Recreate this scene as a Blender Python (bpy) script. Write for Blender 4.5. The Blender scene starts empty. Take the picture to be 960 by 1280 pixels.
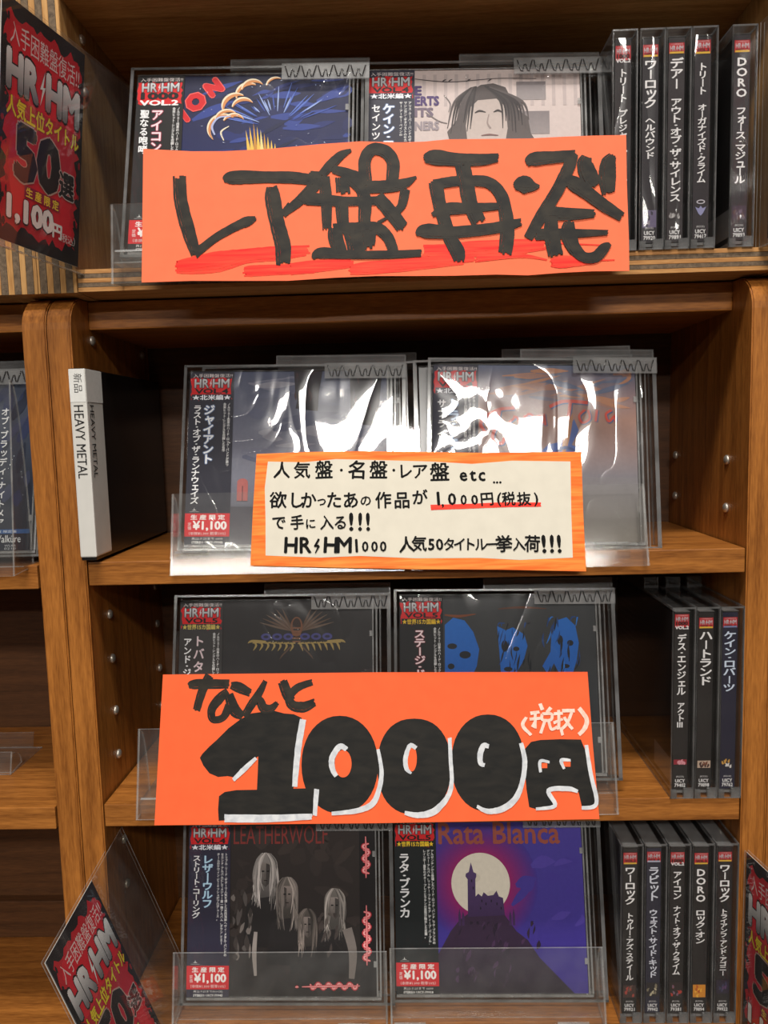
import bpy, bmesh, math, random
from mathutils import Vector, Matrix, Euler
random.seed(7)
C = bpy.context.scene.collection
MM = 0.001

# ------------------------------------------------------------------ camera, world, lights, exposure
cam_d = bpy.data.cameras.new('camera'); cam = bpy.data.objects.new('camera', cam_d); C.objects.link(cam)
cam_d.sensor_fit = 'HORIZONTAL'; cam_d.sensor_width = 36.0; cam_d.lens = 36.0 * 961.0 / 960.0
cam_d.clip_start = 0.01
_right = Vector((0.99928067, 0.0274394, -0.02617667))
_down = Vector((-0.0231836, -0.10423286, -0.99428267))
_fwd = Vector((-0.03001099, 0.99417433, -0.10352174))
cm = Matrix.Identity(4)
for i in range(3):
    cm[i][0] = _right[i]; cm[i][1] = -_down[i]; cm[i][2] = -_fwd[i]
cm[0][3], cm[1][3], cm[2][3] = 0.0, -0.50, 1.35
cam.matrix_world = cm
bpy.context.scene.camera = cam

vs = bpy.context.scene.view_settings
vs.view_transform = 'Standard'; vs.look = 'None'; vs.gamma = 1.0; vs.exposure = 0.42
try: vs.use_curve_mapping = False
except Exception: pass
bpy.context.scene.cycles.transparent_max_bounces = 40
bpy.context.scene.cycles.max_bounces = 8
bpy.context.scene.cycles.sample_clamp_indirect = 4.0

world = bpy.data.worlds.new('shop_air'); bpy.context.scene.world = world
world.use_nodes = True
bg = world.node_tree.nodes['Background']
bg.inputs['Color'].default_value = (1.0, 0.90, 0.78, 1); bg.inputs['Strength'].default_value = 0.02

def strip_light(x, y, z, lx, ly, watts, colour=(1.0, 0.95, 0.885)):
    d = bpy.data.lights.new('ceiling_tube', 'AREA'); d.shape = 'RECTANGLE'
    d.size = lx; d.size_y = ly; d.energy = watts; d.color = colour
    o = bpy.data.objects.new('ceiling_tube', d); C.objects.link(o); o.location = (x, y, z)
    return o
# rows of fluorescent troffers over the aisle
strip_light(0.13, -2.60, 2.70, 1.20, 0.30, 64)
strip_light(-0.05, -0.62, 2.70, 0.60, 0.18, 18)
strip_light(-0.2, -4.4, 2.70, 3.0, 0.30, 80)

# ------------------------------------------------------------------ materials
def lin(c):
    return tuple(((v / 255) / 12.92 if v / 255 <= 0.04045 else ((v / 255 + 0.055) / 1.055) ** 2.4) for v in c)
def newmat(name):
    m = bpy.data.materials.new(name); m.use_nodes = True
    nt = m.node_tree; nt.nodes.clear()
    out = nt.nodes.new('ShaderNodeOutputMaterial')
    return m, nt, out
def N(nt, t, **kw):
    n = nt.nodes.new(t)
    for k, v in kw.items():
        if k in n.inputs: n.inputs[k].default_value = v
        else: setattr(n, k, v)
    return n
def simple(name, col, rough=0.5, metal=0.0, spec=0.5):
    m, nt, out = newmat(name)
    b = N(nt, 'ShaderNodeBsdfPrincipled'); b.inputs['Roughness'].default_value = rough
    b.inputs['Metallic'].default_value = metal; b.inputs['Specular IOR Level'].default_value = spec
    tc = N(nt, 'ShaderNodeTexCoord'); nz = N(nt, 'ShaderNodeTexNoise'); nz.inputs['Scale'].default_value = 90
    nt.links.new(tc.outputs['Object'], nz.inputs['Vector'])
    mx = N(nt, 'ShaderNodeMix', data_type='RGBA'); c = lin(col)
    mx.inputs['A'].default_value = (*[v * 0.92 for v in c], 1); mx.inputs['B'].default_value = (*[min(1, v * 1.08) for v in c], 1)
    nt.links.new(nz.outputs['Fac'], mx.inputs['Factor']); nt.links.new(mx.outputs['Result'], b.inputs['Base Color'])
    nt.links.new(b.outputs[0], out.inputs[0]); return m
def wood(name, axis, base=(178, 112, 50), dark=(132, 78, 32), rough=0.38, scale=1.0):
    m, nt, out = newmat(name)
    b = N(nt, 'ShaderNodeBsdfPrincipled'); b.inputs['Roughness'].default_value = rough; b.inputs['Specular IOR Level'].default_value = 0.35
    tc = N(nt, 'ShaderNodeTexCoord')
    def mapped(s_long, s_cross):
        mp = N(nt, 'ShaderNodeMapping'); sc = [s_cross] * 3; sc[axis] = s_long
        mp.inputs['Scale'].default_value = sc; nt.links.new(tc.outputs['Object'], mp.inputs['Vector']); return mp
    a = N(nt, 'ShaderNodeTexNoise'); a.inputs['Scale'].default_value = 1; a.inputs['Detail'].default_value = 6; a.inputs['Distortion'].default_value = 0.6
    nt.links.new(mapped(9 * scale, 160 * scale).outputs[0], a.inputs['Vector'])
    g = N(nt, 'ShaderNodeTexNoise'); g.inputs['Scale'].default_value = 1; g.inputs['Detail'].default_value = 3
    nt.links.new(mapped(90 * scale, 900 * scale).outputs[0], g.inputs['Vector'])
    f = N(nt, 'ShaderNodeMath', operation='MULTIPLY_ADD'); f.inputs[1].default_value = 0.6
    r2 = N(nt, 'ShaderNodeMath', operation='MULTIPLY'); r2.inputs[1].default_value = 0.45
    nt.links.new(g.outputs['Fac'], r2.inputs[0]); nt.links.new(a.outputs['Fac'], f.inputs[0]); nt.links.new(r2.outputs[0], f.inputs[2])
    cr = N(nt, 'ShaderNodeValToRGB'); e = cr.color_ramp.elements
    e[0].position = 0.38; e[0].color = (*lin(dark), 1); e[1].position = 0.66; e[1].color = (*lin(base), 1)
    nt.links.new(f.outputs[0], cr.inputs[0]); nt.links.new(cr.outputs[0], b.inputs['Base Color'])
    bp = N(nt, 'ShaderNodeBump'); bp.inputs['Strength'].default_value = 0.12; bp.inputs['Distance'].default_value = 0.0004
    nt.links.new(g.outputs['Fac'], bp.inputs['Height']); nt.links.new(bp.outputs[0], b.inputs['Normal'])
    nt.links.new(b.outputs[0], out.inputs[0]); return m
def clear(name, tint=(0.96, 0.96, 0.95), ior=1.45, haze=0.03, rough=0.04, haze_col=(0.8, 0.8, 0.8), wrinkle=None, soft=None):
    """thin clear plastic: passes light straight through, mirrors by angle, a little scuffed"""
    m, nt, out = newmat(name)
    tr = N(nt, 'ShaderNodeBsdfTransparent'); tr.inputs[0].default_value = (*tint, 1)
    df = N(nt, 'ShaderNodeBsdfDiffuse'); df.inputs[0].default_value = (*haze_col, 1)
    gl = N(nt, 'ShaderNodeBsdfGlossy'); gl.inputs['Roughness'].default_value = rough; gl.inputs[0].default_value = (1, 1, 1, 1)
    fr = N(nt, 'ShaderNodeFresnel')
    ge = N(nt, 'ShaderNodeNewGeometry'); io = N(nt, 'ShaderNodeMix'); io.inputs['A'].default_value = ior; io.inputs['B'].default_value = 1 / ior
    nt.links.new(ge.outputs['Backfacing'], io.inputs['Factor']); nt.links.new(io.outputs['Result'], fr.inputs[0])   # a sheet mirrors alike from both sides
    tc = N(nt, 'ShaderNodeTexCoord')
    g2 = N(nt, 'ShaderNodeBsdfGlossy'); g2.inputs['Roughness'].default_value = soft or rough; g2.inputs[0].default_value = (1, 1, 1, 1)
    mg = N(nt, 'ShaderNodeMixShader'); mg.inputs[0].default_value = 0.3 if soft else 0.0
    nt.links.new(gl.outputs[0], mg.inputs[1]); nt.links.new(g2.outputs[0], mg.inputs[2])
    m1 = N(nt, 'ShaderNodeMixShader'); m2 = N(nt, 'ShaderNodeMixShader')
    nz = N(nt, 'ShaderNodeTexNoise'); nz.inputs['Scale'].default_value = 60; nz.inputs['Detail'].default_value = 4
    nt.links.new(tc.outputs['Object'], nz.inputs['Vector'])
    hz = N(nt, 'ShaderNodeMath', operation='MULTIPLY'); hz.inputs[1].default_value = haze * 2
    nt.links.new(nz.outputs['Fac'], hz.inputs[0]); nt.links.new(hz.outputs[0], m1.inputs[0])
    nt.links.new(tr.outputs[0], m1.inputs[1]); nt.links.new(df.outputs[0], m1.inputs[2])
    if wrinkle:
        s, dist, strength = wrinkle
        mp = N(nt, 'ShaderNodeMapping'); mp.inputs['Rotation'].default_value = (0.3, 0.9, 0.2); mp.inputs['Scale'].default_value = (1.0, 1.0, 0.42)
        nt.links.new(tc.outputs['Object'], mp.inputs['Vector'])
        oi = N(nt, 'ShaderNodeObjectInfo'); off = N(nt, 'ShaderNodeVectorMath', operation='ADD')
        mul = N(nt, 'ShaderNodeVectorMath', operation='SCALE'); mul.inputs['Scale'].default_value = 1.7
        nt.links.new(oi.outputs['Location'], mul.inputs[0]); nt.links.new(mp.outputs[0], off.inputs[0]); nt.links.new(mul.outputs[0], off.inputs[1])
        n1 = N(nt, 'ShaderNodeTexNoise'); n1.inputs['Scale'].default_value = s; n1.inputs['Detail'].default_value = 1.3; n1.inputs['Distortion'].default_value = 1.4
        nt.links.new(off.outputs[0], n1.inputs['Vector'])
        sb = N(nt, 'ShaderNodeMath', operation='SUBTRACT'); sb.inputs[1].default_value = 0.5
        ab = N(nt, 'ShaderNodeMath', operation='ABSOLUTE'); nt.links.new(n1.outputs['Fac'], sb.inputs[0]); nt.links.new(sb.outputs[0], ab.inputs[0])
        pw = N(nt, 'ShaderNodeMath', operation='POWER'); pw.inputs[1].default_value = 0.7; nt.links.new(ab.outputs[0], pw.inputs[0])
        bp = N(nt, 'ShaderNodeBump'); bp.inputs['Strength'].default_value = strength; bp.inputs['Distance'].default_value = dist
        # puckers: fine upright ridges that die out away from the folded ends
        m3 = N(nt, 'ShaderNodeMapping'); m3.inputs['Scale'].default_value = (85, 120, 6); nt.links.new(tc.outputs['Object'], m3.inputs['Vector'])
        a3 = N(nt, 'ShaderNodeVectorMath', operation='ADD'); nt.links.new(m3.outputs[0], a3.inputs[0]); nt.links.new(mul.outputs[0], a3.inputs[1])
        n3 = N(nt, 'ShaderNodeTexNoise'); n3.inputs['Scale'].default_value = 1; n3.inputs['Detail'].default_value = 0.5; nt.links.new(a3.outputs[0], n3.inputs['Vector'])
        sp = N(nt, 'ShaderNodeSeparateXYZ'); nt.links.new(tc.outputs['Object'], sp.inputs[0])
        c1 = N(nt, 'ShaderNodeMath', operation='SUBTRACT'); c1.inputs[1].default_value = 0.06; nt.links.new(sp.outputs['Z'], c1.inputs[0])
        c2 = N(nt, 'ShaderNodeMath', operation='ABSOLUTE'); nt.links.new(c1.outputs[0], c2.inputs[0])
        c3 = N(nt, 'ShaderNodeMapRange', interpolation_type='SMOOTHSTEP'); c3.inputs['From Min'].default_value = 0.018; c3.inputs['From Max'].default_value = 0.062
        nt.links.new(c2.outputs[0], c3.inputs['Value'])
        c4 = N(nt, 'ShaderNodeMath', operation='MULTIPLY'); nt.links.new(n3.outputs['Fac'], c4.inputs[0]); nt.links.new(c3.outputs[0], c4.inputs[1])
        c5 = N(nt, 'ShaderNodeMath', operation='MULTIPLY_ADD'); c5.inputs[1].default_value = 0.8
        nt.links.new(c4.outputs[0], c5.inputs[0]); nt.links.new(pw.outputs[0], c5.inputs[2])
        nt.links.new(c5.outputs[0], bp.inputs['Height'])
        nt.links.new(bp.outputs[0], g2.inputs['Normal'])
        nt.links.new(bp.outputs[0], gl.inputs['Normal']); nt.links.new(bp.outputs[0], fr.inputs['Normal'])
    nt.links.new(fr.outputs[0], m2.inputs[0]); nt.links.new(m1.outputs[0], m2.inputs[1]); nt.links.new(mg.outputs[0], m2.inputs[2])
    nt.links.new(m2.outputs[0], out.inputs[0]); return m
def print_mat():
    m, nt, out = newmat('printed_ink')
    b = N(nt, 'ShaderNodeBsdfPrincipled'); b.inputs['Roughness'].default_value = 0.55; b.inputs['Specular IOR Level'].default_value = 0.25
    at = N(nt, 'ShaderNodeAttribute'); at.attribute_name = 'ink'
    tc = N(nt, 'ShaderNodeTexCoord'); nz = N(nt, 'ShaderNodeTexNoise'); nz.inputs['Scale'].default_value = 350; nz.inputs['Detail'].default_value = 3
    nt.links.new(tc.outputs['Object'], nz.inputs['Vector'])
    mr = N(nt, 'ShaderNodeMapRange'); mr.inputs['To Min'].default_value = 0.9; mr.inputs['To Max'].default_value = 1.1
    nt.links.new(nz.outputs['Fac'], mr.inputs['Value'])
    vm = N(nt, 'ShaderNodeVectorMath', operation='SCALE')
    nt.links.new(at.outputs['Color'], vm.inputs[0]); nt.links.new(mr.outputs[0], vm.inputs['Scale'])
    nt.links.new(vm.outputs[0], b.inputs['Base Color']); nt.links.new(b.outputs[0], out.inputs[0]); return m
def marker(name, col, col2, sc=(60, 60, 400), rough=0.6):
    """felt-pen or paint laid on with visible strokes"""
    m, nt, out = newmat(name)
    b = N(nt, 'ShaderNodeBsdfPrincipled'); b.inputs['Roughness'].default_value = rough; b.inputs['Specular IOR Level'].default_value = 0.3
    tc = N(nt, 'ShaderNodeTexCoord'); mp = N(nt, 'ShaderNodeMapping'); mp.inputs['Scale'].default_value = sc
    nz = N(nt, 'ShaderNodeTexNoise'); nz.inputs['Scale'].default_value = 1; nz.inputs['Detail'].default_value = 4; nz.inputs['Distortion'].default_value = 0.4
    nt.links.new(tc.outputs['Object'], mp.inputs[0]); nt.links.new(mp.outputs[0], nz.inputs['Vector'])
    cr = N(nt, 'ShaderNodeValToRGB'); e = cr.color_ramp.elements
    e[0].position = 0.35; e[0].color = (*lin(col), 1); e[1].position = 0.68; e[1].color = (*lin(col2), 1)
    nt.links.new(nz.outputs['Fac'], cr.inputs[0]); nt.links.new(cr.outputs[0], b.inputs['Base Color'])
    nt.links.new(b.outputs[0], out.inputs[0]); return m

M = {}
M['wood_z'] = wood('oak_laminate_upright', 2, base=(180, 114, 50), dark=(128, 75, 29))
M['wood_x'] = wood('oak_laminate_board', 0, base=(176, 112, 50), dark=(124, 73, 29))
M['wood_back_shaded'] = wood('oak_laminate_back_shaded', 0, base=(88, 54, 28), dark=(64, 38, 18), rough=0.55)  # darker than the boards: the compartments' shade is put into the colour
M['ply_light'] = wood('plywood_light_ply', 2, base=(206, 158, 98), dark=(168, 118, 62), rough=0.6, scale=1.3)
M['ply_dark'] = wood('plywood_end_grain_ply', 1, base=(126, 106, 84), dark=(78, 64, 50), rough=0.75, scale=2.2)
M['ply_light_x'] = wood('plywood_light_ply_flat', 0, base=(200, 148, 88), dark=(160, 108, 56), rough=0.6, scale=1.3)
M['metal'] = simple('pin_metal', (205, 198, 186), 0.42, 0.8)
M['black'] = simple('black_plastic', (26, 24, 24), 0.25)
M['tray'] = simple('black_cd_tray', (34, 31, 31), 0.22)
M['white_box'] = simple('white_label_paper', (214, 212, 206), 0.45)
M['orange_card'] = simple('orange_card', (255, 120, 82), 0.7, spec=0.2)
M['orange_card2'] = simple('deep_orange_card', (255, 104, 58), 0.7, spec=0.2)
M['note_paper'] = simple('off_white_card', (218, 212, 196), 0.6, spec=0.2)
M['black_paint'] = marker('black_poster_paint', (18, 16, 12), (46, 40, 30), (90, 90, 140), 0.6)
M['black_gouache'] = marker('black_gouache', (12, 12, 10), (32, 29, 24), (60, 60, 160), 0.62)
M['red_marker'] = marker('red_marker', (240, 28, 20), (255, 72, 44), (25, 60, 500))
M['white_paint'] = marker('white_paint', (196, 200, 206), (226, 228, 230), (200, 200, 200))
M['pink_paint'] = marker('pale_pink_paint', (246, 200, 180), (252, 228, 214), (300, 300, 300))
M['orange_crayon'] = marker('orange_marker_border', (236, 104, 20), (255, 150, 60), (30, 60, 420))
M['pen'] = simple('black_pen', (12, 12, 11), 0.7, spec=0.15)
M['print'] = print_mat()
M['clear'] = clear('clear_acrylic', rough=0.09, haze=0.022, ior=1.4)
M['edge'] = clear('acrylic_edge', tint=(0.78, 0.78, 0.77), ior=1.7, haze=0.24, rough=0.12)
M['keeper'] = clear('clear_keeper', tint=(0.97, 0.97, 0.97), haze=0.005, ior=1.3)
M['keeper_edge'] = clear('keeper_edge', tint=(0.60, 0.60, 0.60), haze=0.11, ior=1.8, rough=0.12)
M['ridge'] = simple('moulded_ridge', (58, 56, 56), 0.12)
M['lockp'] = clear('lock_plastic', tint=(0.9, 0.9, 0.9), haze=0.05, ior=1.4, rough=0.06)
M['clip'] = clear('clip_plastic', tint=(0.9, 0.9, 0.9), haze=0.16, ior=1.5, rough=0.08)
M['film'] = clear('shrink_film', tint=(0.985, 0.985, 0.985), ior=1.55, haze=0.003, rough=0.03, soft=0.13, wrinkle=(20, 0.0024, 0.5))
M['ceiling'] = simple('ceiling_board', (110, 106, 100), 0.8)
M['floor'] = simple('shop_floor_vinyl', (84, 74, 62), 0.5)

# ------------------------------------------------------------------ mesh helpers
def link(name, me, mats, parent=None):
    for m in mats: me.materials.append(m)
    o = bpy.data.objects.new(name, me); C.objects.link(o)
    if parent: o.parent = parent
    return o
class MB:
    def __init__(s): s.bm = bmesh.new()
    def box(s, x0, x1, y0, y1, z0, z1, mat=0, bev=0.0, edge=None, seg=2):
        """edge: material index for all faces except the two largest"""
        g = bmesh.ops.create_cube(s.bm, size=1.0)
        vs_ = g['verts']
        for v in vs_:
            v.co = Vector(((x0 + x1) / 2 + v.co.x * (x1 - x0), (y0 + y1) / 2 + v.co.y * (y1 - y0), (z0 + z1) / 2 + v.co.z * (z1 - z0)))
        fs = list({f for v in vs_ for f in v.link_faces})
        for f in fs: f.material_index = mat
        if edge is not None:
            fs.sort(key=lambda f: -f.calc_area())
            for f in fs[2:]: f.material_index = edge
        if bev > 0:
            es = list({e for v in vs_ for e in v.link_edges})
            bmesh.ops.bevel(s.bm, geom=es, offset=bev, segments=seg, affect='EDGES', profile=0.6)
        return s
    def prism(s, pts, axis, a0, a1, mat=0, edge=None, sides=None):
        """polygon in the other two axes extruded along axis"""
        def P(u, v, a):
            return {0: (a, u, v), 1: (u, a, v), 2: (u, v, a)}[axis]
        A = [s.bm.verts.new(P(u, v, a0)) for u, v in pts]; B = [s.bm.verts.new(P(u, v, a1)) for u, v in pts]
        fs = [s.bm.faces.new(A), s.bm.faces.new(B[::-1])]
        fs[0].material_index = fs[1].material_index = mat
        n = len(pts)
        for i in range(n):
            f = s.bm.faces.new((A[i], B[i], B[(i + 1) % n], A[(i + 1) % n])); f.material_index = sides[i] if sides else (mat if edge is None else edge)
        return s
    def cyl(s, p, axis, r, h, mat=0, seg=14, dome=0.0):
        rings = [(0, r), (h, r)]
        if dome: rings += [(h + dome * 0.6, r * 0.75), (h + dome, r * 0.3)]
        prev = None
        for hh, rr in rings:
            ring = []
            for i in range(seg):
                t = 2 * math.pi * i / seg; a, b = rr * math.cos(t), rr * math.sin(t)
                d = {0: (hh, a, b), 1: (a, hh, b), 2: (a, b, hh)}[abs(axis) % 3]
                ring.append(s.bm.verts.new((p[0] + d[0], p[1] + d[1], p[2] + d[2])))
            if prev:
                for i in range(seg):
                    f = s.bm.faces.new((prev[i], prev[(i + 1) % seg], ring[(i + 1) % seg], ring[i])); f.material_index = mat; f.smooth = True
            else: s.bm.faces.new(ring[::-1]).material_index = mat
            prev = ring
        s.bm.faces.new(prev).material_index = mat
        return s
    def tube(s, pts, r, mat=0, seg=6):
        prev = None
        for i, p in enumerate(pts):
            p = Vector(p); d = (Vector(pts[min(i + 1, len(pts) - 1)]) - Vector(pts[max(i - 1, 0)])).normalized()
            a = d.cross(Vector((0, 1, 0.01))).normalized(); b = d.cross(a)
            ring = [s.bm.verts.new(p + a * r * math.cos(2 * math.pi * k / seg) + b * r * math.sin(2 * math.pi * k / seg)) for k in range(seg)]
            if prev:
                for k in range(seg):
                    f = s.bm.faces.new((prev[k], prev[(k + 1) % seg], ring[(k + 1) % seg], ring[k])); f.material_index = mat; f.smooth = True
            prev = ring
        return s
    def build(s, name, mats, parent=None):
        bmesh.ops.recalc_face_normals(s.bm, faces=s.bm.faces)
        me = bpy.data.meshes.new(name); s.bm.to_mesh(me); s.bm.free()
        return link(name, me, mats if isinstance(mats, (list, tuple)) else [mats], parent)

def tag(o, label=None, cat=None, group=None, kind=None):
    if label: o['label'] = label
    if cat: o['category'] = cat
    if group: o['group'] = group
    if kind: o['kind'] = kind
    return o
def empty(name, loc, rot=(0, 0, 0), order='XYZ'):
    o = bpy.data.objects.new(name, None); o.empty_display_size = 0.01; C.objects.link(o)
    o.location = loc; o.rotation_mode = order; o.rotation_euler = rot
    return o

# --- glyph outlines, taken once per sign from the built-in font
_glyphs = {}
def glyph(t, bold=0.0):
    k = (t, round(bold, 3))
    if k not in _glyphs:
        c = bpy.data.curves.new('t', 'FONT'); c.body = t; c.size = 1; c.resolution_u = 2 if len(t) < 14 else 1; c.offset = bold
        o = bpy.data.objects.new('t', c); C.objects.link(o); bpy.context.view_layer.update()
        m = o.to_mesh()
        V = [(v.co.x, v.co.y) for v in m.vertices]; F = [tuple(p.vertices) for p in m.polygons]
        o.to_mesh_clear(); bpy.data.objects.remove(o); bpy.data.curves.remove(c)
        _glyphs[k] = (V, F)
    return _glyphs[k]
SMALL = 'ッャュョァィゥェォっゃゅょ'
class Flat:
    """flat print: x to the right, z up, facing -y, all in millimetres; one mesh, colours in the 'ink' attribute"""
    def __init__(s): s.V = []; s.F = []; s.K = []; s.L = 0
    def up(s, n=1): s.L += n; return s
    def _add(s, V, F, col, col2=None, z0=None, z1=None):
        b = len(s.V); y = -s.L
        s.V += [(x * MM, y * MM, z * MM) for x, z in V]
        c = lin(col)
        if col2 is None: ks = [(*c, 1)] * len(V)
        else:
            c2 = lin(col2); ks = []
            for x, z in V:
                t = min(1, max(0, (z - z0) / (z1 - z0))); ks.append((*[c[i] * (1 - t) + c2[i] * t for i in range(3)], 1))
        for f in F:
            s.F.append(tuple(b + i for i in f)); s.K += [ks[i] for i in f]
    def rect(s, x0, x1, z0, z1, col, col2=None):
        s.up(); s._add([(x0, z0), (x1, z0), (x1, z1), (x0, z1)], [(0, 1, 2, 3)], col, col2, z0, z1); return s
    def poly(s, pts, col, col2=None):
        s.up(); zs = [p[1] for p in pts]
        from mathutils.geometry import tessellate_polygon
        tris = tessellate_polygon([[Vector((x, z, 0)) for x, z in pts]])
        s._add(list(pts), tris, col, col2, min(zs), max(zs)); return s
    def disc(s, cx, cz, rx, rz, col, n=28):
        return s.poly([(cx + rx * math.cos(2 * math.pi * i / n), cz + rz * math.sin(2 * math.pi * i / n)) for i in range(n)], col)
    def halo(s, cx, cz, r0, r1, col, col2, n=36, rings=5):
        s.up()
        for k in range(rings):
            a = r0 + (r1 - r0) * k / rings; b = r0 + (r1 - r0) * (k + 1) / rings
            ta, tb = k / rings, (k + 1) / rings
            mixc = lambda t: tuple(col[i] * (1 - t) + col2[i] * t for i in range(3))
            ca, cb = (*lin(mixc(ta)), 1), (*lin(mixc(tb)), 1)
            for i in range(n):
                t0, t1 = 2 * math.pi * i / n, 2 * math.pi * (i + 1) / n; bb = len(s.V); y = -s.L * MM
                for r, t in ((a, t0), (a, t1), (b, t1), (b, t0)): s.V.append(((cx + r * math.cos(t)) * MM, y, (cz + r * math.sin(t)) * MM))
                s.F.append((bb, bb + 1, bb + 2, bb + 3)); s.K += [ca, ca, cb, cb]
        return s
    def ribbon(s, pts, col, sm=6, jag=0.0, strips=1, wn=0.0, bump=True):
        """tapering brush stroke through (x, z, width); jag and strips give a dry-brush end"""
        if bump: s.up()
        P = smooth(pts, sm); n = len(P)
        for k in range(strips):
            if k: s.L += 0.1
            a, b = k / strips - 0.5, (k + 1) / strips - 0.5
            i0 = 0; L = []
            for i in range(n):
                x, z, w_ = P[i]; p, q = P[max(0, i - 1)], P[min(n - 1, i + 1)]
                dx, dz = q[0] - p[0], q[1] - p[1]; d = math.hypot(dx, dz) or 1
                L.append((x, z, w_ * (1 + random.uniform(-wn, wn)), dx / d, dz / d))
            e0, e1 = random.uniform(-jag, jag * 0.6) * L[0][2], random.uniform(-jag * 0.6, jag) * L[-1][2]
            V = []; F = []
            for i, (x, z, w_, dx, dz) in enumerate(L):
                ex = -e0 if i == 0 else (e1 if i == n - 1 else 0)
                x += dx * ex; z += dz * ex
                aa = a * w_ * 1.0; bb = b * w_ * 1.04
                V += [(x - dz * aa, z + dx * aa), (x - dz * bb, z + dx * bb)]
                if i: F.append((2 * i - 2, 2 * i - 1, 2 * i + 1, 2 * i))
            s._add(V, F, col)
        return s
    @staticmethod
    def shifts(b):
        if b < 0.016: return [(0, 0)]
        if b < 0.05: return [(b, 0), (-b, 0), (0, b), (0, -b)]
        return [(b * math.cos(k * math.pi / 4), b * math.sin(k * math.pi / 4)) for k in range(8)] + [(b / 2, 0), (-b / 2, 0)]
    def text(s, t, x0, x1, z0, z1, col, bold=0.0, col2=None, keep=False, shear=0.0):
        """whole string stretched into a box (keep: keep its proportions)"""
        V, F = glyph(t); s.up()
        if not V: return s
        a, b = min(v[0] for v in V), max(v[0] for v in V); c, d = min(v[1] for v in V), max(v[1] for v in V)
        sx, sz = (x1 - x0) / (b - a), (z1 - z0) / max(d - c, 1e-6)
        if keep: sx = sz = min(sx, sz)
        for ox, oz in s.shifts(bold):
            s.L += 0.12
            s._add([(x0 + (x - a + ox) * sx + shear * (z - c) * sz, z0 + (z - c + oz) * sz) for x, z in V], F, col, col2, z0, z1)
        return s
    def char(s, ch, cx, cz, size, col, bold=0.0, rot=0.0, sx=1.0, bump=True):
        """one character centred by its cell"""
        if ch == ' ': return s
        if bump: s.up()
        V, F = glyph(ch)
        if ord(ch[0]) < 256: a, b = min(v[0] for v in V), max(v[0] for v in V); mx = (a + b) / 2; mz = 0.34
        else: mx, mz = 0.5, 0.36
        cr, sr = math.cos(rot), math.sin(rot)
        for ox, oz in s.shifts(bold):
            W = []; s.L += 0.12
            for x, z in V:
                x, z = (x - mx + ox) * size * sx, (z - mz + oz) * size
                W.append((cx + x * cr - z * sr, cz + x * sr + z * cr))
            s._add(W, F, col)
        return s
    def vtext(s, t, cx, z_top, z_bot, size, col, bold=0.0, outline=None):
        """vertical writing from z_top down to z_bot"""
        n = sum(0.55 if c in '・ 、' else 1.0 for c in t); pitch = (z_top - z_bot) / n
        for k_, (cc, bb) in enumerate(([(outline, bold + 0.06)] if outline else []) + [(col, bold)]):
            s.up(); z = z_top
            for c in t:
                h = pitch * (0.55 if c in '・ 、' else 1.0); zc = z - h / 2; z -= h
                sz = size
                if c in 'ー-―（）()': s.char(c, cx, zc, min(sz, h * 1.12), cc, bb, rot=-math.pi / 2, bump=False)
                elif c in SMALL: s.char(c, cx + sz * 0.06, zc + h * 0.06, sz, cc, bb, sx=1.0, bump=False)
                else:
                    V, F = glyph(c); hh = min(sz, h * 1.1) / sz
                    mx = 0.5 if ord(c) > 255 else (min(v[0] for v in V) + max(v[0] for v in V)) / 2
                    mz = 0.36 if ord(c) > 255 else 0.34
                    for qi, (ox, oz) in enumerate(s.shifts(bb)): s.L += (0.12 if qi else -0.12 * (len(s.shifts(bb)) - 1)); s._add([(cx + (x - mx + ox) * sz, zc + (y - mz + oz) * sz * hh) for x, y in V], F, cc)
        return s
    def build(s, name, parent, loc=(0, 0, 0), rot=(0, 0, 0), mat=None):
        me = bpy.data.meshes.new(name)
        step = min(0.02, 0.45 / max(1, s.L))      # ink layers lie on one another within half a millimetre
        s.V = [(x * getattr(s, 'xs', 1.0), y * step, z * getattr(s, 'zs', 1.0)) for x, y, z in s.V]; me.from_pydata(s.V, [], s.F)
        at = me.color_attributes.new('ink', 'FLOAT_COLOR', 'CORNER')
        flat = [c for k in s.K for c in k]; at.data.foreach_set('color', flat)
        me.validate(); me.update()
        o = link(name, me, [mat or M['print']], parent)
        o.location = Vector(loc) * MM; o.rotation_euler = rot
        return o
def smooth(pts, sm):
    if len(pts) < 3: 
        if len(pts) == 2:
            a, b = pts; return [tuple(a[i] + (b[i] - a[i]) * k / sm for i in range(3)) for k in range(sm + 1)]
        return list(pts)
    out = []; n = len(pts)
    for i in range(n - 1):
        p0, p1, p2, p3 = pts[max(0, i - 1)], pts[i], pts[i + 1], pts[min(n - 1, i + 2)]
        for k in range(sm):
            t = k / sm
            out.append(tuple(0.5 * (2 * p1[j] + (p2[j] - p0[j]) * t + (2 * p0[j] - 5 * p1[j] + 4 * p2[j] - p3[j]) * t * t + (3 * p1[j] - p0[j] - 3 * p2[j] + p3[j]) * t ** 3) for j in range(3)))
    out.append(tuple(pts[-1])); return out

# ------------------------------------------------------------------ the setting
f = MB().box(-3.0, 3.0, -6.0, 0.17, -0.02, 0.0).build('floor', M['floor']); tag(f, kind='structure')
f = MB().box(-3.0, 3.0, -6.0, 0.17, 2.72, 2.74).build('ceiling', M['ceiling']); tag(f, kind='structure')
f = MB().box(-3.0, 3.0, 0.17, 0.19, 0.0, 2.72).build('wall_back', M['ceiling']); tag(f, kind='structure')

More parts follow.
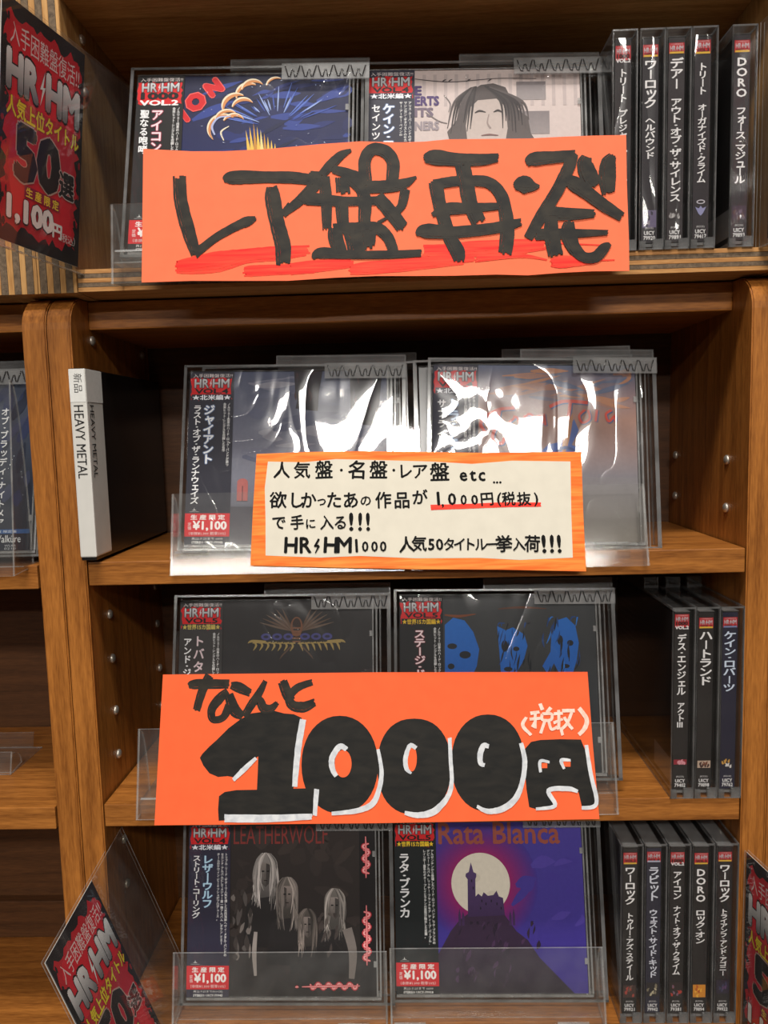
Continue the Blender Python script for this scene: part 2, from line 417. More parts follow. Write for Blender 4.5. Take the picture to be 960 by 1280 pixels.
# ------------------------------------------------------------------ bookcases
DEPTH = 0.156
TOPZ = 1.4435
def side_profile(r=0.022):
    pts = [(DEPTH, 0.0), (DEPTH, TOPZ)]
    for k in range(9):
        t = math.pi / 2 * k / 8
        pts.append((r - r * math.sin(t), TOPZ - r + r * math.cos(t)))
    pts.append((0.0, 0.0)); return pts
def side_panel(x0, x1, parent):
    m = MB(); m.prism(side_profile(), 0, x0, x1)
    bmesh.ops.recalc_face_normals(m.bm, faces=m.bm.faces)
    es = [e for e in m.bm.edges if all(v.co.y < 0.1 for v in e.verts) and len(e.link_faces) == 2 and e.calc_face_angle() > 1.3 and abs(e.verts[0].co.x - e.verts[1].co.x) < 1e-6]
    bmesh.ops.bevel(m.bm, geom=es, offset=0.0009, segments=2, affect='EDGES')
    return m.build('side_panel', M['wood_z'], parent)
_pin = None
def pins(parent, x, side, zs, ys=(0.0328, 0.133)):
    global _pin
    for y in ys:
        for z in zs:
            if _pin is None:
                m = MB(); m.cyl((0, 0, 0), 0, 0.0033, 0.0012, dome=0.0014); o = m.build('shelf_socket', M['metal'], parent); _pin = o
            else:
                o = _pin.copy(); C.objects.link(o); o.parent = parent
            o.location = (x, y, z); o.rotation_euler = (0, 0, 0 if side > 0 else math.pi)
def lower_bookcase(label, xi0, xi1, shelves, left=True, right=True, t=0.0157, pin_rows=None):
    b = empty('bookcase', ((xi0 + xi1) / 2, 0, 0)); tag(b, label, 'bookcase')
    b.location = (0, 0, 0)
    if left: side_panel(xi0 - t, xi0, b)
    if right: side_panel(xi1, xi1 + t, b)
    MB().box(xi0, xi1, 0.030, DEPTH - 0.006, 1.4245, TOPZ - 0.0002, bev=0.001).build('top_board', M['wood_x'], b)
    for z in shelves:
        MB().box(xi0 + 0.0012, xi1 - 0.0012, 0.0, DEPTH - 0.007, z - 0.0160, z, bev=0.0007).build('shelf_board', M['wood_x'], b)
    MB().box(xi0, xi1, DEPTH - 0.006, DEPTH, 0.06, TOPZ - 0.0002).build('back_panel', M['wood_back_shaded'], b)
    MB().box(xi0, xi1, 0.012, 0.026, 0.0, 0.07, bev=0.0007).build('plinth', M['wood_x'], b)
    for x, side, zs in (pin_rows or []): pins(b, x, side, zs)
    return b
XL, XR = -0.2145, 0.2200
mid = lower_bookcase('brown wood bookcase with rounded uprights holding the CD displays under the plywood unit', XL, XR,
               [1.2690, 1.1000, 0.9370, 0.72, 0.50, 0.28, 0.086],
               pin_rows=[(XL, 1, [1.4175, 1.3855, 1.2257, 1.1935, 1.1550, 1.1222, 1.0568, 1.0223]), (XR, -1, [1.3250, 1.2920, 1.1225, 1.0568])])
LR = -0.2465
left = lower_bookcase('neighbouring brown wood bookcase at the left edge, shelves nearly empty', LR - 0.434, LR, [1.2675, 1.0985, 0.9055, 0.72, 0.50, 0.28, 0.086])
MB().box(LR - 0.434, LR, DEPTH - 0.016, DEPTH - 0.0065, 0.9056, 0.940, bev=0.0005).build('back_cleat', M['wood_back_shaded'], left)

rx = XR + 0.0157 + 0.0003 + 0.0157
lower_bookcase('neighbouring brown wood bookcase at the right edge, only a sliver of its upright in view', rx, rx + 0.434, [1.2690, 1.1000, 0.9370, 0.72, 0.50, 0.28, 0.086])

def ply_stack(parent, holder_name, x0, x1, y0, y1, z0, z1, n, axis):
    """plywood: every ply a piece of its own, joints slightly recessed; axis = the direction the plies are stacked in"""
    core = MB()
    if axis == 0: core.box(x0, x1, y0 + 0.0008, y1, z0, z1)
    else: core.box(x0, x1, y0 + 0.0008, y1, z0 + 0.00004, z1 - 0.00004)
    core = core.build(holder_name, M['ply_light'] if axis == 0 else M['ply_light_x'], parent)
    a0, a1 = (x0, x1) if axis == 0 else (z0, z1)
    wts = [0.35, 1.1, 0.95, 1.05, 0.9, 1.1, 0.55] if axis == 0 else [1.0] * n
    tot = sum(wts); acc = a0
    for k in range(n):
        g = 0.00012; th = (a1 - a0) * wts[k] / tot; lo, hi = acc + g, acc + th - g; acc += th
        dark = (k % 2 == 1)
        yy = y0 + random.uniform(0, 0.00025)
        m = MB()
        if axis == 0: m.box(lo, hi, yy, y0 + 0.0008, z0, z1)
        else: m.box(x0, x1, yy, y0 + 0.0008, lo, hi)
        mat = M['ply_dark'] if dark else (M['ply_light'] if axis == 0 else M['ply_light_x'])
        m.build('ply', mat, core)
    return core
def upper_unit(label, xi0, xi1, lp=True, rp=True, t=0.0252):
    b = empty('plywood_bookcase', (0, 0, 0)); tag(b, label, 'bookcase')
    if lp: ply_stack(b, 'side_panel', xi0 - t, xi0, 0.0, DEPTH, TOPZ + 0.0006, 1.98, 7, 0)
    if rp: ply_stack(b, 'side_panel', xi1, xi1 + t, 0.0, DEPTH, TOPZ + 0.0006, 1.98, 7, 0)
    for z in (1.4587, 1.6375, 1.802, 1.98):
        ply_stack(b, 'shelf_board', xi0 + 0.0006, xi1 - 0.0006, 0.0006, DEPTH - 0.007, z - 0.0142, z, 5, 2)
    MB().box(xi0, xi1, DEPTH - 0.006, DEPTH, TOPZ + 0.001, 1.98).build('back_panel', M['wood_back_shaded'], b)
    for z in (1.613, 1.58): pins(b, xi0, 1, [z])
    return b
UX0, UX1 = -0.2083, 0.2330
upper_unit('striped plywood bookcase standing on the brown one, holding the top row of CDs', UX0, UX1)
upper_unit('neighbouring striped plywood bookcase behind the red poster at top left', UX0 - 0.0256 - 0.0252 - 0.44, UX0 - 0.0256 - 0.0252 + 0.0252 - 0.0252 + 0.0, lp=True, rp=True)

# ------------------------------------------------------------------ compact discs
RED = (206, 24, 30); PINKISH = (236, 190, 190); CHROME = (208, 208, 212)
def splat(fl, x0, x1, z0, z1, col, n=46, amp=0.06):
    """ragged-edged block"""
    pts = []; W, H = x1 - x0, z1 - z0; a = amp * min(W, H)
    per = 2 * (W + H)
    for i in range(n):
        d = per * i / n; j = random.uniform(-a, a)
        if d < W: pts.append((x0 + d, z0 + j))
        elif d < W + H: pts.append((x1 + j, z0 + d - W))
        elif d < 2 * W + H: pts.append((x1 - (d - W - H), z1 + j))
        else: pts.append((x0 + j, z1 - (d - 2 * W - H)))
    fl.poly(pts, col)
def bolt_logo(fl, x0, x1, z0, z1, hi=CHROME, lo=(150, 150, 154), bold=0.05):
    W = x1 - x0
    if bold > 0.035 and hi == CHROME:
        fl.text('HR', x0, x0 + W * 0.40, z0, z1, (40, 10, 14), 0.075); fl.text('HM', x0 + W * 0.53, x1, z0, z1, (40, 10, 14), 0.075); bold = 0.03
    fl.text('HR', x0, x0 + W * 0.40, z0, z1, lo, bold, col2=hi)
    fl.text('HM', x0 + W * 0.53, x1, z0, z1, lo, bold, col2=hi)
    H = z1 - z0; cx = x0 + W * 0.465
    fl.poly([(cx + W * .03, z1 + H * .05), (cx - W * .035, z0 + H * .45), (cx, z0 + H * .48), (cx - W * .03, z0 - H * .05), (cx + W * .04, z0 + H * .58), (cx + W * .008, z0 + H * .55)], hi)

BLURB = {
 'rata': ['アルゼンチンから登場したハード・ロック・バンド、ラタ・ブランカの', 'デビュー・アルバム。リッチー・ブラックモア、ディープ・パープル、', 'レインボー直系のギター・プレイとラテンの哀愁が融合した名盤。'],
 'lw': ['トリプル・リード・ギターで人気を博した米西海岸ヘヴィ・メタル・バンドの', 'セカンド・アルバムにしてメジャー第一弾アルバム。ダウン、イエー', 'チームのケヴィン・ビーミッシュがプロデュース。'],
 'gen': ['ノルウェー出身のハード・ロック・バンドが放つ', '全米ヒット・シングルを収録した名作', ''],
 'tt': ['テネシー州メンフィス出身のハード・ロック・バンド', 'デビュー・アルバム。最高のハードなサウンド', '掘り下げ強靭なサウンドが炸裂。'],
 'kr': ['アリス・クーパー・バンドのギタリストが', 'マシンガン・ギタリストのセカンド作', 'サー・アーサー・ペインの'],
}
def obi(fl, bgcol, vol, thousand=False, region=None, region_col=(235, 238, 245), artist=None, title=None, artist_col=(238, 240, 242), blurb='gen', date='再22-7-25まで 6600', code='STEREO UICY-79945', W=31.0, H=122.0, zoff=0.0, artist_z=(52, 96), title_z=(50, 98), glow=None):
    fl.rect(0, W, 0, H, bgcol)
    fl.text('入手困難盤復活!!', 2.2, W - 1.0, H - 3.9, H - 1.3, (225, 215, 215), 0.012)
    splat(fl, 1.0, W - 1.4, H - 20.0, H - 4.6, RED)
    bolt_logo(fl, 3.4, W - 3.4, H - 11.2, H - 5.2)
    vt = 'VOL.%d' % vol
    if thousand:
        fl.text('1000', 3.4, W - 4, H - 16.4, H - 12.0, (20, 16, 16), 0.055)
        fl.text(vt, 2.6, W - 3.6, H - 20.9, H - 17.4, (240, 235, 235), 0.045)
    else:
        fl.text(vt, 4.0, W - 4.0, H - 15.6, H - 12.2, (26, 18, 18), 0.04)
        fl.rect(1.5, W - 1.5, H - 20.6, H - 16.2, bgcol)
        if region: fl.text(region, 2.2, W - 2.0, H - 20.2, H - 16.6, region_col, 0.03)
    if artist: fl.vtext(artist, 14.2, artist_z[1], artist_z[0], 8.2, artist_col, 0.03, outline=glow)
    if title: fl.vtext(title, 6.0 if artist else 7.2, title_z[1], title_z[0], 6.2 if artist else 8.6, (236, 236, 238), 0.03)
    for i, t in enumerate(BLURB[blurb]):
        if t: fl.vtext(t, 28.0 - i * 2.9, H - 22.5, H - 22.5 - len(t) * 2.05, 2.2, (232, 232, 232), 0.02)
    # publisher mark: a small globe on a line
    fl.rect(3.0, 9.5, 22.6, 22.8, (200, 200, 200)); fl.poly([(4.4, 23.6), (8.0, 23.6), (6.5, 24.1), (6.2, 25.6), (5.9, 24.1)], (215, 215, 215))
    # price block
    fl.rect(0, W, 5.6, 21.6, (214, 22, 34))
    fl.text('生 産 限 定', 4.0, W - 3.4, 17.2, 20.6, (245, 240, 240), 0.03)
    fl.text('¥1,100', 5.8, W - 2.2, 9.6, 16.2, (250, 246, 246), 0.04)
    fl.vtext('定価', 3.4, 15.4, 10.0, 2.6, (245, 235, 235), 0.01)
    fl.text('（本体¥1,000 税率10%）', 3.0, W - 2.4, 6.5, 8.9, (245, 230, 230), 0.0)
    fl.text(date, 5.2, W - 4.4, 3.2, 5.0, (225, 225, 225), 0.0)
    fl.text(code, 5.2, W - 4.4, 0.8, 2.4, (232, 232, 232), 0.03)

def spine_label(fl, d):
    """9.8 mm wide strip on the case spine; z from 0 to 121"""
    W = 9.8; T = 121.0
    bgc = d.get('bg', (30, 27, 28))
    fl.rect(0, W, 0, T, bgc)
    def z(mm): return T + 5.3 - mm          # mm measured from the top of the keeper
    r0, r1 = d.get('red', (6.5, 15.5)); 
    fl.rect(0.3, W - 0.3, z(r1), z(r0), (190, 26, 36))
    fl.text('入手困難盤復活', 1.0, W - 1.0, z(r0 + 1.3), z(r0 + 0.3), (230, 180, 180), 0.0)
    bolt_logo(fl, 1.0, W - 1.0, z(r0 + 4.6), z(r0 + 1.8), bold=0.03)
    if d.get('vol2'):
        fl.text('1000', 1.2, W - 1.2, z(r0 + 7.2), z(r0 + 5.0), (20, 14, 14), 0.05)
        fl.text('VOL.2', 0.6, W - 0.6, z(r1 + 1.3), z(r1 - 0.8), (240, 235, 235), 0.05)
    else:
        fl.text(d.get('vol', 'VOL.3'), 1.4, W - 1.4, z(r0 + 6.8), z(r0 + 5.0), (30, 16, 16), 0.04)
        fl.rect(0.6, W - 0.6, z(r1), z(r1 - 1.1), d.get('strip', (226, 180, 60)))
    for t, a, b, s in d['texts']:
        fl.vtext(t, W / 2, z(a), z(b), s * 1.22, d.get('ink', (246, 243, 243)), 0.03)
    pc = d.get('pic')
    if pc:
        a, b, cols = pc
        fl.rect(0.6, W - 0.6, z(b), z(a), cols[0])
        for k in range(7):
            x = random.uniform(1.4, W - 2); zz = random.uniform(z(b) + 1.0, z(a) - 1.0)
            fl.ribbon([(x, zz - 1.2, 0.9), (x + random.uniform(-1, 1), zz, 1.4), (x + random.uniform(-1, 1), zz + 1.2, 0.3)], random.choice(cols[1:]), sm=2)
    em = d.get('emblem')
    if em:
        fl.disc(W / 2, z(em), 2.6, 1.3, (210, 205, 215)); fl.disc(W / 2, z(em), 1.9, 0.8, bgc)
        fl.poly([(W / 2 - 3.4, z(em + 3)), (W / 2 - 1.2, z(em + 4)), (W / 2, z(em + 2.4)), (W / 2 + 1.2, z(em + 4)), (W / 2 + 3.4, z(em + 3)), (W / 2 + 1.4, z(em + 7)), (W / 2, z(em + 8.4)), (W / 2 - 1.4, z(em + 7))], (150, 150, 190))
    fl.text('(ROCK)', 2.4, W - 2.4, z(118.4), z(116.8), (215, 212, 212), 0.0)
    fl.text('UICY', 1.7, W - 1.7, z(121.5), z(119.2), (240, 238, 238), 0.025)
    fl.text(d['num'], 1.3, W - 1.3, z(124.6), z(122.2), (240, 238, 238), 0.02)

# meshes shared by every disc -------------------------------------------------
_shared = {}
def film_mesh():
    """shrink wrap round the front and the spine, puckered at the folds"""
    bm = bmesh.new(); rnd = random.Random(11)
    path = []
    for k in range(9): path.append((142.2 - 141.6 * k / 8, -1.25))
    path += [(-0.4, -1.0), (-0.75, -0.5), (-0.8, 2.0), (-0.8, 5.0), (-0.8, 8.0), (-0.8, 10.2)]
    zs = [-2.6 + 125.2 * k / 14 for k in range(15)]
    rows = []
    for z_ in zs: rows.append([bm.verts.new((x * MM, (y + rnd.uniform(-0.12, 0.10)) * MM, (z_) * MM)) for x, y in path])
    for i in range(14):
        for j in range(len(path) - 1):
            fc = bm.faces.new((rows[i][j], rows[i][j + 1], rows[i + 1][j + 1], rows[i + 1][j])); fc.smooth = True
    # folded ends, crimped
    for ztop in (122.65, -2.65):
        a = []; b = []
        for k in range(13):
            x = -0.6 + 142.6 * k / 12
            a.append(bm.verts.new((x * MM, -1.2 * MM, ztop * MM))); b.append(bm.verts.new((x * MM, 10.2 * MM, (ztop + rnd.uniform(-.15, .15)) * MM)))
        for k in range(12): bm.faces.new((a[k], a[k + 1], b[k + 1], b[k]))
    me = bpy.data.meshes.new('shrink_wrap'); bm.to_mesh(me); bm.free(); return me
def case_mesh():
    m = MB(); u = MM
    m.box(0.2*u, 137.8*u, 0.7*u, 9.3*u, 0.2*u, 121.8*u, mat=0)                       # black tray behind the sleeve
    m.box(-0.4*u, 141.8*u, -0.6*u, 9.8*u, 122*u, 123.3*u - 0.8*u, mat=1, bev=0.0003)   # clear top wall
    m.box(-0.4*u, 141.8*u, -0.6*u, 9.8*u, -2.4*u, 0.0*u, mat=1, bev=0.0003)
    m.box(138.2*u, 139.2*u, -0.6*u, 9.8*u, 0, 122*u, mat=1)
    m.box(140.6*u, 141.8*u, -0.6*u, 9.8*u, 0, 122*u, mat=1)
    m.box(136.2*u, 138.2*u, -0.7*u, -0.2*u, 20*u, 24*u, mat=1); m.box(136.2*u, 138.2*u, -0.7*u, -0.2*u, 96*u, 100*u, mat=1)
    return m
def keeper_mesh():
    m = MB(); u = MM
    B = dict(mat=0, edge=1)
    m.box(-4*u, -2.9*u, -2.3*u, 12.4*u, -4.5*u, 126*u, **B)          # wall beside the spine
    m.box(150.2*u, 151.4*u, -2.3*u, 12.4*u, -4.5*u, 126*u, **B)
    m.box(143.4*u, 144.4*u, -2.3*u, 12.4*u, -3.5*u, 125*u, **B)       # inner rail of the lock side
    m.box(-4*u, 151.4*u, -2.3*u, 12.4*u, 125*u, 126.1*u, **B)
    m.box(-4*u, 151.4*u, -2.3*u, 12.4*u, -4.6*u, -3.6*u, **B)
    m.box(-4*u, 151.4*u, 11.6*u, 12.4*u, -4.5*u, 126*u, **B)          # back sheet
    m.box(-4*u, -2.0*u, -2.9*u, -2.2*u, -4.5*u, 126*u, mat=1)          # front lips
    m.box(-4*u, 151.4*u, -2.9*u, -2.2*u, -4.6*u, -3.0*u, mat=1)
    m.box(148.8*u, 151.4*u, -2.9*u, -2.2*u, -4.5*u, 126*u, mat=1)
    m.box(-4*u, 151.4*u, -2.9*u, -2.2*u, 124.6*u, 126.1*u, mat=1)
    m.box(-3.6*u, -1.6*u, -2.3*u, 3.4*u, -4.5*u, 2*u, mat=1); m.box(-3.6*u, -1.6*u, 8*u, 12*u, -4.5*u, 1*u, mat=1)
    return m
def lock_mesh():
    m = MB(); u = MM
    m.box(60*u, 151.4*u, 1.0*u, 2.0*u, 126.1*u, 134*u, mat=0, edge=1)
    m.box(60*u, 151.4*u, 10.4*u, 11.4*u, 126.1*u, 134*u, mat=0, edge=1)
    m.box(60*u, 151.4*u, 2*u, 10.4*u, 133.2*u, 134*u, mat=0, edge=1)
    m.box(60*u, 61*u, 2*u, 10.4*u, 126.1*u, 133.2*u, mat=0, edge=1); m.box(150.4*u, 151.4*u, 2*u, 10.4*u, 126.1*u, 133.2*u, mat=0, edge=1)
    return m
def strip_mesh():
    m = MB(); u = MM
    m.box(95*u, 151.6*u, -4.4*u, -3.4*u, 115.2*u, 126.4*u, mat=0, edge=1)
    m.box(95*u, 151.6*u, -3.4*u, -2.9*u, 125.4*u, 126.4*u, mat=1)
    return m
def zigzag_mesh():
    m = MB(); u = MM; pts = []
    for k in range(5):
        x = 97.2 + k * 10.6
        one = [(x, 124.4), (x + 2.2, 117.0), (x + 3.3, 116.6), (x + 4.4, 121.4), (x + 5.4, 121.6), (x + 6.4, 117.0), (x + 7.4, 116.7), (x + 9.6, 124.4)]
        pts = [(a*u, -4.7*u, b*u) for a, b in one]
        m.tube(pts, 0.00042, seg=5)
    return m
def share(key, maker, name, mats, parent):
    if key not in _shared:
        r = maker()
        if isinstance(r, MB): o = r.build(name, mats, parent)
        else: o = link(name, r, mats, parent)
        _shared[key] = o.data; return o
    o = bpy.data.objects.new(name, _shared[key]); C.objects.link(o); o.parent = parent; return o
def disc(label, group, loc, rot, cover=None, obi_kw=None, spine=None, back=False, order='YXZ', plain=False):
    r = empty('compact_disc', loc, rot, order); tag(r, label, 'CD', group)
    share('case', case_mesh, 'jewel_case', [M['tray'], M['edge']], r)
    k = share('keeper', keeper_mesh, 'security_case', [M['keeper'], M['keeper_edge']], r)
    share('lock', lock_mesh, 'lock_bar', [M['lockp'], M['keeper_edge']], r)
    if plain: return r
    if cover or obi_kw:
        s = share('strip', strip_mesh, 'clip_strip', [M['clip'], M['keeper_edge']], r)
        share('zigzag', zigzag_mesh, 'zigzag_ridge', [M['ridge']], s)
    if cover:
        fl = Flat(); cover(fl); fl.build('cover_art', r, (0, 0.55, 0))
    if obi_kw:
        fl = Flat(); obi(fl, **obi_kw); fl.build('obi_strip', r, (-0.2, -0.35, -0.3))
    if spine:
        fl = Flat(); spine_label(fl, spine); fl.build('spine_label', r, (-0.25, 9.9, 0.4), (0, 0, -math.pi / 2))
    if back:
        fl = Flat(); back(fl); fl.build('back_inlay', r, (138, 9.6, 0), (0, 0, math.pi))
    share('film', film_mesh, 'shrink_wrap', [M['film']], r)
    return r

# ---- cover pictures: generic stand-ins of about the same colours, x 31..138, z 0..122
def blobs(fl, n, x0, x1, z0, z1, cols, w=(1, 4), l=(3, 12), ang=None):
    for _ in range(n):
        x, z = random.uniform(x0, x1), random.uniform(z0, z1); L = random.uniform(*l); t = random.uniform(0, 6.28) if ang is None else ang + random.uniform(-.3, .3)
        ww = random.uniform(*w)
        P = [(x, z, ww * .3), (x + math.cos(t) * L / 2 + random.uniform(-1, 1), z + math.sin(t) * L / 2, ww), (x + math.cos(t) * L, z + math.sin(t) * L, ww * .1)]
        P = [(min(max(a, x0), x1), min(max(b, z0), z1), c) for a, b, c in P]
        fl.ribbon(P, random.choice(cols), sm=4)
def cover_moon(fl):
    fl.rect(16, 138, 0, 122, (58, 44, 138), (70, 58, 150))
    fl.halo(63, 75, 20, 42, (150, 22, 96), (62, 47, 140))
    fl.disc(63, 75, 21.5, 21.5, (222, 214, 198), n=44)
    fl.disc(58, 79, 5, 3, (212, 203, 186)); fl.disc(71, 67, 4, 3, (214, 205, 188))
    blobs(fl, 14, 84, 136, 40, 90, [(78, 62, 158), (66, 52, 146)], (4, 9), (10, 24), 0.5)
    hill = [(16, 22), (31, 27), (40, 42), (47, 50), (53, 54), (80, 53), (88, 42), (96, 36), (104, 24), (118, 10), (128, 0), (16, 0)]
    fl.poly(hill, (34, 24, 40), (58, 38, 66))
    keep = [(53, 52), (53.5, 78), (52, 80), (52.3, 82), (54.5, 83), (56.2, 90), (58, 83), (60, 82), (60, 80), (59.2, 78), (59, 66), (61, 68), (63.5, 66), (65, 69), (68, 66.5), (72, 67), (74.5, 70), (76, 66), (79, 65), (80, 53)]
    fl.poly(keep, (62, 40, 82), (84, 62, 110))
    for x, z in ((56, 76), (57, 71), (63, 62), (66, 60), (70, 62), (74, 60), (77, 57), (62, 57)):
        fl.rect(x, x + 0.9, z, z + 1.8, (28, 18, 40))
    for x, h in ((46, 8), (48.6, 6), (83, 6), (85.5, 8)):
        fl.poly([(x, 46), (x, 50 + h * .4), (x + .9, 50 + h), (x + 1.8, 50 + h * .4), (x + 1.8, 46)], (66, 40, 84))
    blobs(fl, 60, 40, 104, 3, 48, [(50, 34, 56), (40, 27, 48), (70, 46, 78)], (1, 3), (3, 9), 1.2)
    fl.text('Rata Blanca', 33, 122, 103, 118, (150, 76, 62), 0.02)
def cover_band(fl):
    fl.rect(16, 138, 0, 122, (34, 30, 30), (48, 40, 38))
    blobs(fl, 40, 34, 126, 20, 108, [(52, 44, 42), (44, 37, 36), (58, 49, 46)], (6, 14), (8, 24))
    fl.rect(34, 126, 0, 16, (30, 27, 27), (36, 31, 31))
    fl.text('LEATHERWOLF', 33, 103, 105, 118, (128, 48, 44), 0.01)
    def person(cx, top, s, hair, face, coat=(26, 23, 24), look=1):
        fl.poly([(cx - 15*s, top - 60*s), (cx - 13*s, top - 34*s), (cx - 6*s, top - 26*s), (cx + 6*s, top - 26*s), (cx + 13*s, top - 36*s), (cx + 14*s, top - 62*s)], coat, tuple(c + 12 for c in coat))
        dim = lambda c, k: tuple(int(v * k) for v in c)
        fl.poly([(cx - 7.5*s, top - 30*s), (cx - 8*s, top - 12*s), (cx - 5.5*s, top - 3*s), (cx, top), (cx + 5*s, top - 3*s), (cx + 7.5*s, top - 12*s), (cx + 7*s, top - 28*s)], dim(hair, .38), dim(hair, .7))
        fl.poly([(cx - 2.6*s, top - 20*s), (cx - 3.8*s, top - 12*s), (cx - 3*s, top - 6.5*s), (cx + 2.6*s, top - 6.5*s), (cx + 3.8*s, top - 12*s), (cx + 2.6*s, top - 20*s), (cx, top - 22.5*s)], dim(face, .45), dim(face, .85))
        a, b = (0.5, 4) if look > 0 else (-4, -0.5)
        fl.poly([(cx + a*s*.4, top - 22*s), (cx + a*s*.6, top - 7*s), (cx + b*s*.8, top - 8*s), (cx + b*s*.95, top - 13*s), (cx + b*s*.6, top - 20*s)], dim(face, .42))
        for e in (-1.8, 1.6): fl.rect(cx + (e - .9)*s, cx + (e + .9)*s, top - 12.6*s, top - 11.7*s, (16, 14, 14))
        fl.rect(cx - 1.2*s, cx + 1.2*s, top - 18.4*s, top - 17.8*s, (30, 20, 20)); fl.ribbon([(cx - .4*s, top - 12*s, .3), (cx - .6*s, top - 15.5*s, .9*s)], dim(face, .6), sm=2)
        for k in range(46):
            u = random.uniform(-1, 1); side = 1 if u > 0 else -1; au = abs(u)
            x0 = cx + u*3.2*s; x1 = cx + side*(3.6 + 3.6*au)*s; L = random.uniform(22, 38)*s
            g = random.uniform(.5, 1.25) * (1.0 if side * look < 0 else .75)
            fl.ribbon([(x0, top - .6*s*au, .5), (x1, top - (6 + 3*random.random())*s, 1.3*s), (x1 + random.uniform(-1.2, 1.6)*side*s, top - L*.6, 1.1*s), (x1 + random.uniform(-2.4, 2.8)*side*s, top - L, .2)], dim(hair, g), sm=4)
    person(57, 99, 1.08, (200, 192, 188), (150, 140, 136))
    person(73, 82, 1.0, (150, 140, 134), (168, 154, 148), look=-1)
    person(88, 60, 0.9, (128, 118, 112), (170, 156, 150))
    person(108, 74, 0.98, (168, 160, 154), (176, 164, 158))
    fl.ribbon([(50, 44, 2.5), (49, 30, 3.2), (50, 14, 2)], (150, 142, 138)); fl.ribbon([(117, 46, 7), (121, 30, 6), (120, 12, 4)], (120, 112, 108))
    blobs(fl, 22, 32, 46, 20, 72, [(120, 112, 108), (86, 80, 78), (60, 54, 52)], (1.5, 4), (4, 12), 1.4)
    blobs(fl, 14, 96, 110, 26, 56, [(96, 88, 84), (70, 62, 60)], (1.5, 3), (4, 10), 1.3)
    fl.rect(126.5, 138, 0, 122, (22, 18, 20))
    def ornament(pts):
        for w_, c in ((2.6, (196, 44, 60)), (1.2, (246, 170, 170))):
            fl.ribbon([(a, b, w_ * k) for a, b, k in pts], c, sm=4)
    for z0, z1 in ((84, 106), (24, 58)):
        n = int((z1 - z0) / 4.2)
        for i in range(n):
            z = z0 + i * 4.2; sgn = 1 if i % 2 else -1
            ornament([(131.5 - 2.4*sgn, z, .4), (131.5 + 1.6*sgn, z + 1.2, 1), (131.5 + 1.8*sgn, z + 3, 1), (131.5 - 2.2*sgn, z + 4.2, .4)])
        ornament([(131.3, z0 - 3, .3), (131.5, (z0 + z1)/2, .7), (131.3, z1 + 4, .3)])
    for i in range(9):
        x = 90 + i * 3.8; sgn = 1 if i % 2 else -1
        ornament([(x, 7 - 1.6*sgn, .4), (x + 1.2, 7 + 1.4*sgn, 1), (x + 3, 7 + 1.2*sgn, .9), (x + 4, 7 - 1.6*sgn, .4)])
    ornament([(84, 6.6, .3), (104, 7, .7), (126, 7.2, .3)]); ornament([(79, 6.4, .2), (80.4, 6.6, .8), (81.6, 6.4, .2)])
def cover_blue(fl):
    fl.rect(16, 138, 0, 122, (34, 44, 110), (18, 22, 54))
    blobs(fl, 46, 34, 138, 60, 118, [(30, 42, 104), (26, 34, 84), (48, 66, 140), (22, 28, 66)], (2, 8), (10, 30), 0.25)
    for a in range(30):
        t = random.uniform(0.3, 2.9); r0 = random.uniform(12, 20); r1 = r0 + random.uniform(6, 26)
        fl.ribbon([(92 + math.cos(t)*r0, 84 + math.sin(t)*r0*.8, .3), (92 + math.cos(t)*(r0 + r1)/2, 84 + math.sin(t)*(r0 + r1)/2*.8, .9), (92 + math.cos(t)*r1, min(120, 84 + math.sin(t)*r1*.8), .2)], random.choice([(90, 116, 196), (60, 84, 168), (150, 170, 220)]), sm=4)
    # red chiselled letters running up to the right
    def big(ch, cx, cz, sz): 
        fl.char(ch, cx, cz, sz * 1.08, (236, 96, 90), 0.10, rot=0.62); fl.char(ch, cx, cz, sz, (206, 26, 34), 0.085, rot=0.62)
    big('N', 50, 113.5, 13); big('O', 38.5, 103.5, 14.5); big('I', 31.5, 94, 12)
    def claw(cx, cz, r, a0, a1, w_):
        P = [(cx + r*math.cos(a0 + (a1 - a0)*k/6), cz + r*math.sin(a0 + (a1 - a0)*k/6), w_*math.sin(math.pi*(k + .4)/6.8)) for k in range(7)]
        fl.ribbon(P, (235, 220, 190), sm=4)
        P = [(x + .4, z - .5, max(.2, b*.62)) for x, z, b in P]; fl.ribbon(P, (206, 138, 84), sm=4)
    for cx, cz, r, a0, a1, w_ in ((74, 107, 9, 3.3, 1.2, 3), (76, 110, 8, 2.9, .8, 3), (66, 99, 9.5, 3.4, 1.2, 3.6), (70, 97, 8, 2.8, .8, 3), (58, 84, 10, 3.9, 1.0, 3.2), (60, 88, 9, 2.8, 1.0, 2.6), (64, 86, 8, 2.6, .7, 2.6), (91, 113, 7, 2.9, 1.2, 1.6)):
        claw(cx, cz, r, a0, a1, w_)
    fl.ribbon([(52, 80, 1), (50, 86, 1.4), (54, 92, 1.2), (62, 93, .6)], (170, 180, 220)); fl.ribbon([(58, 76, .6), (56, 82, 1.2), (61, 86, .6)], (225, 215, 190))
    for k in range(9):
        fl.poly([(74 + k*2, 62), (72 + k*2.4, 88 - abs(k - 2)*2.4), (77 + k*2, 64)], random.choice([(232, 190, 84), (238, 214, 140), (196, 140, 60)]))
    blobs(fl, 26, 36, 130, 62, 118, [(150, 170, 215), (190, 200, 230)], (.2, .5), (.4, 1.2))
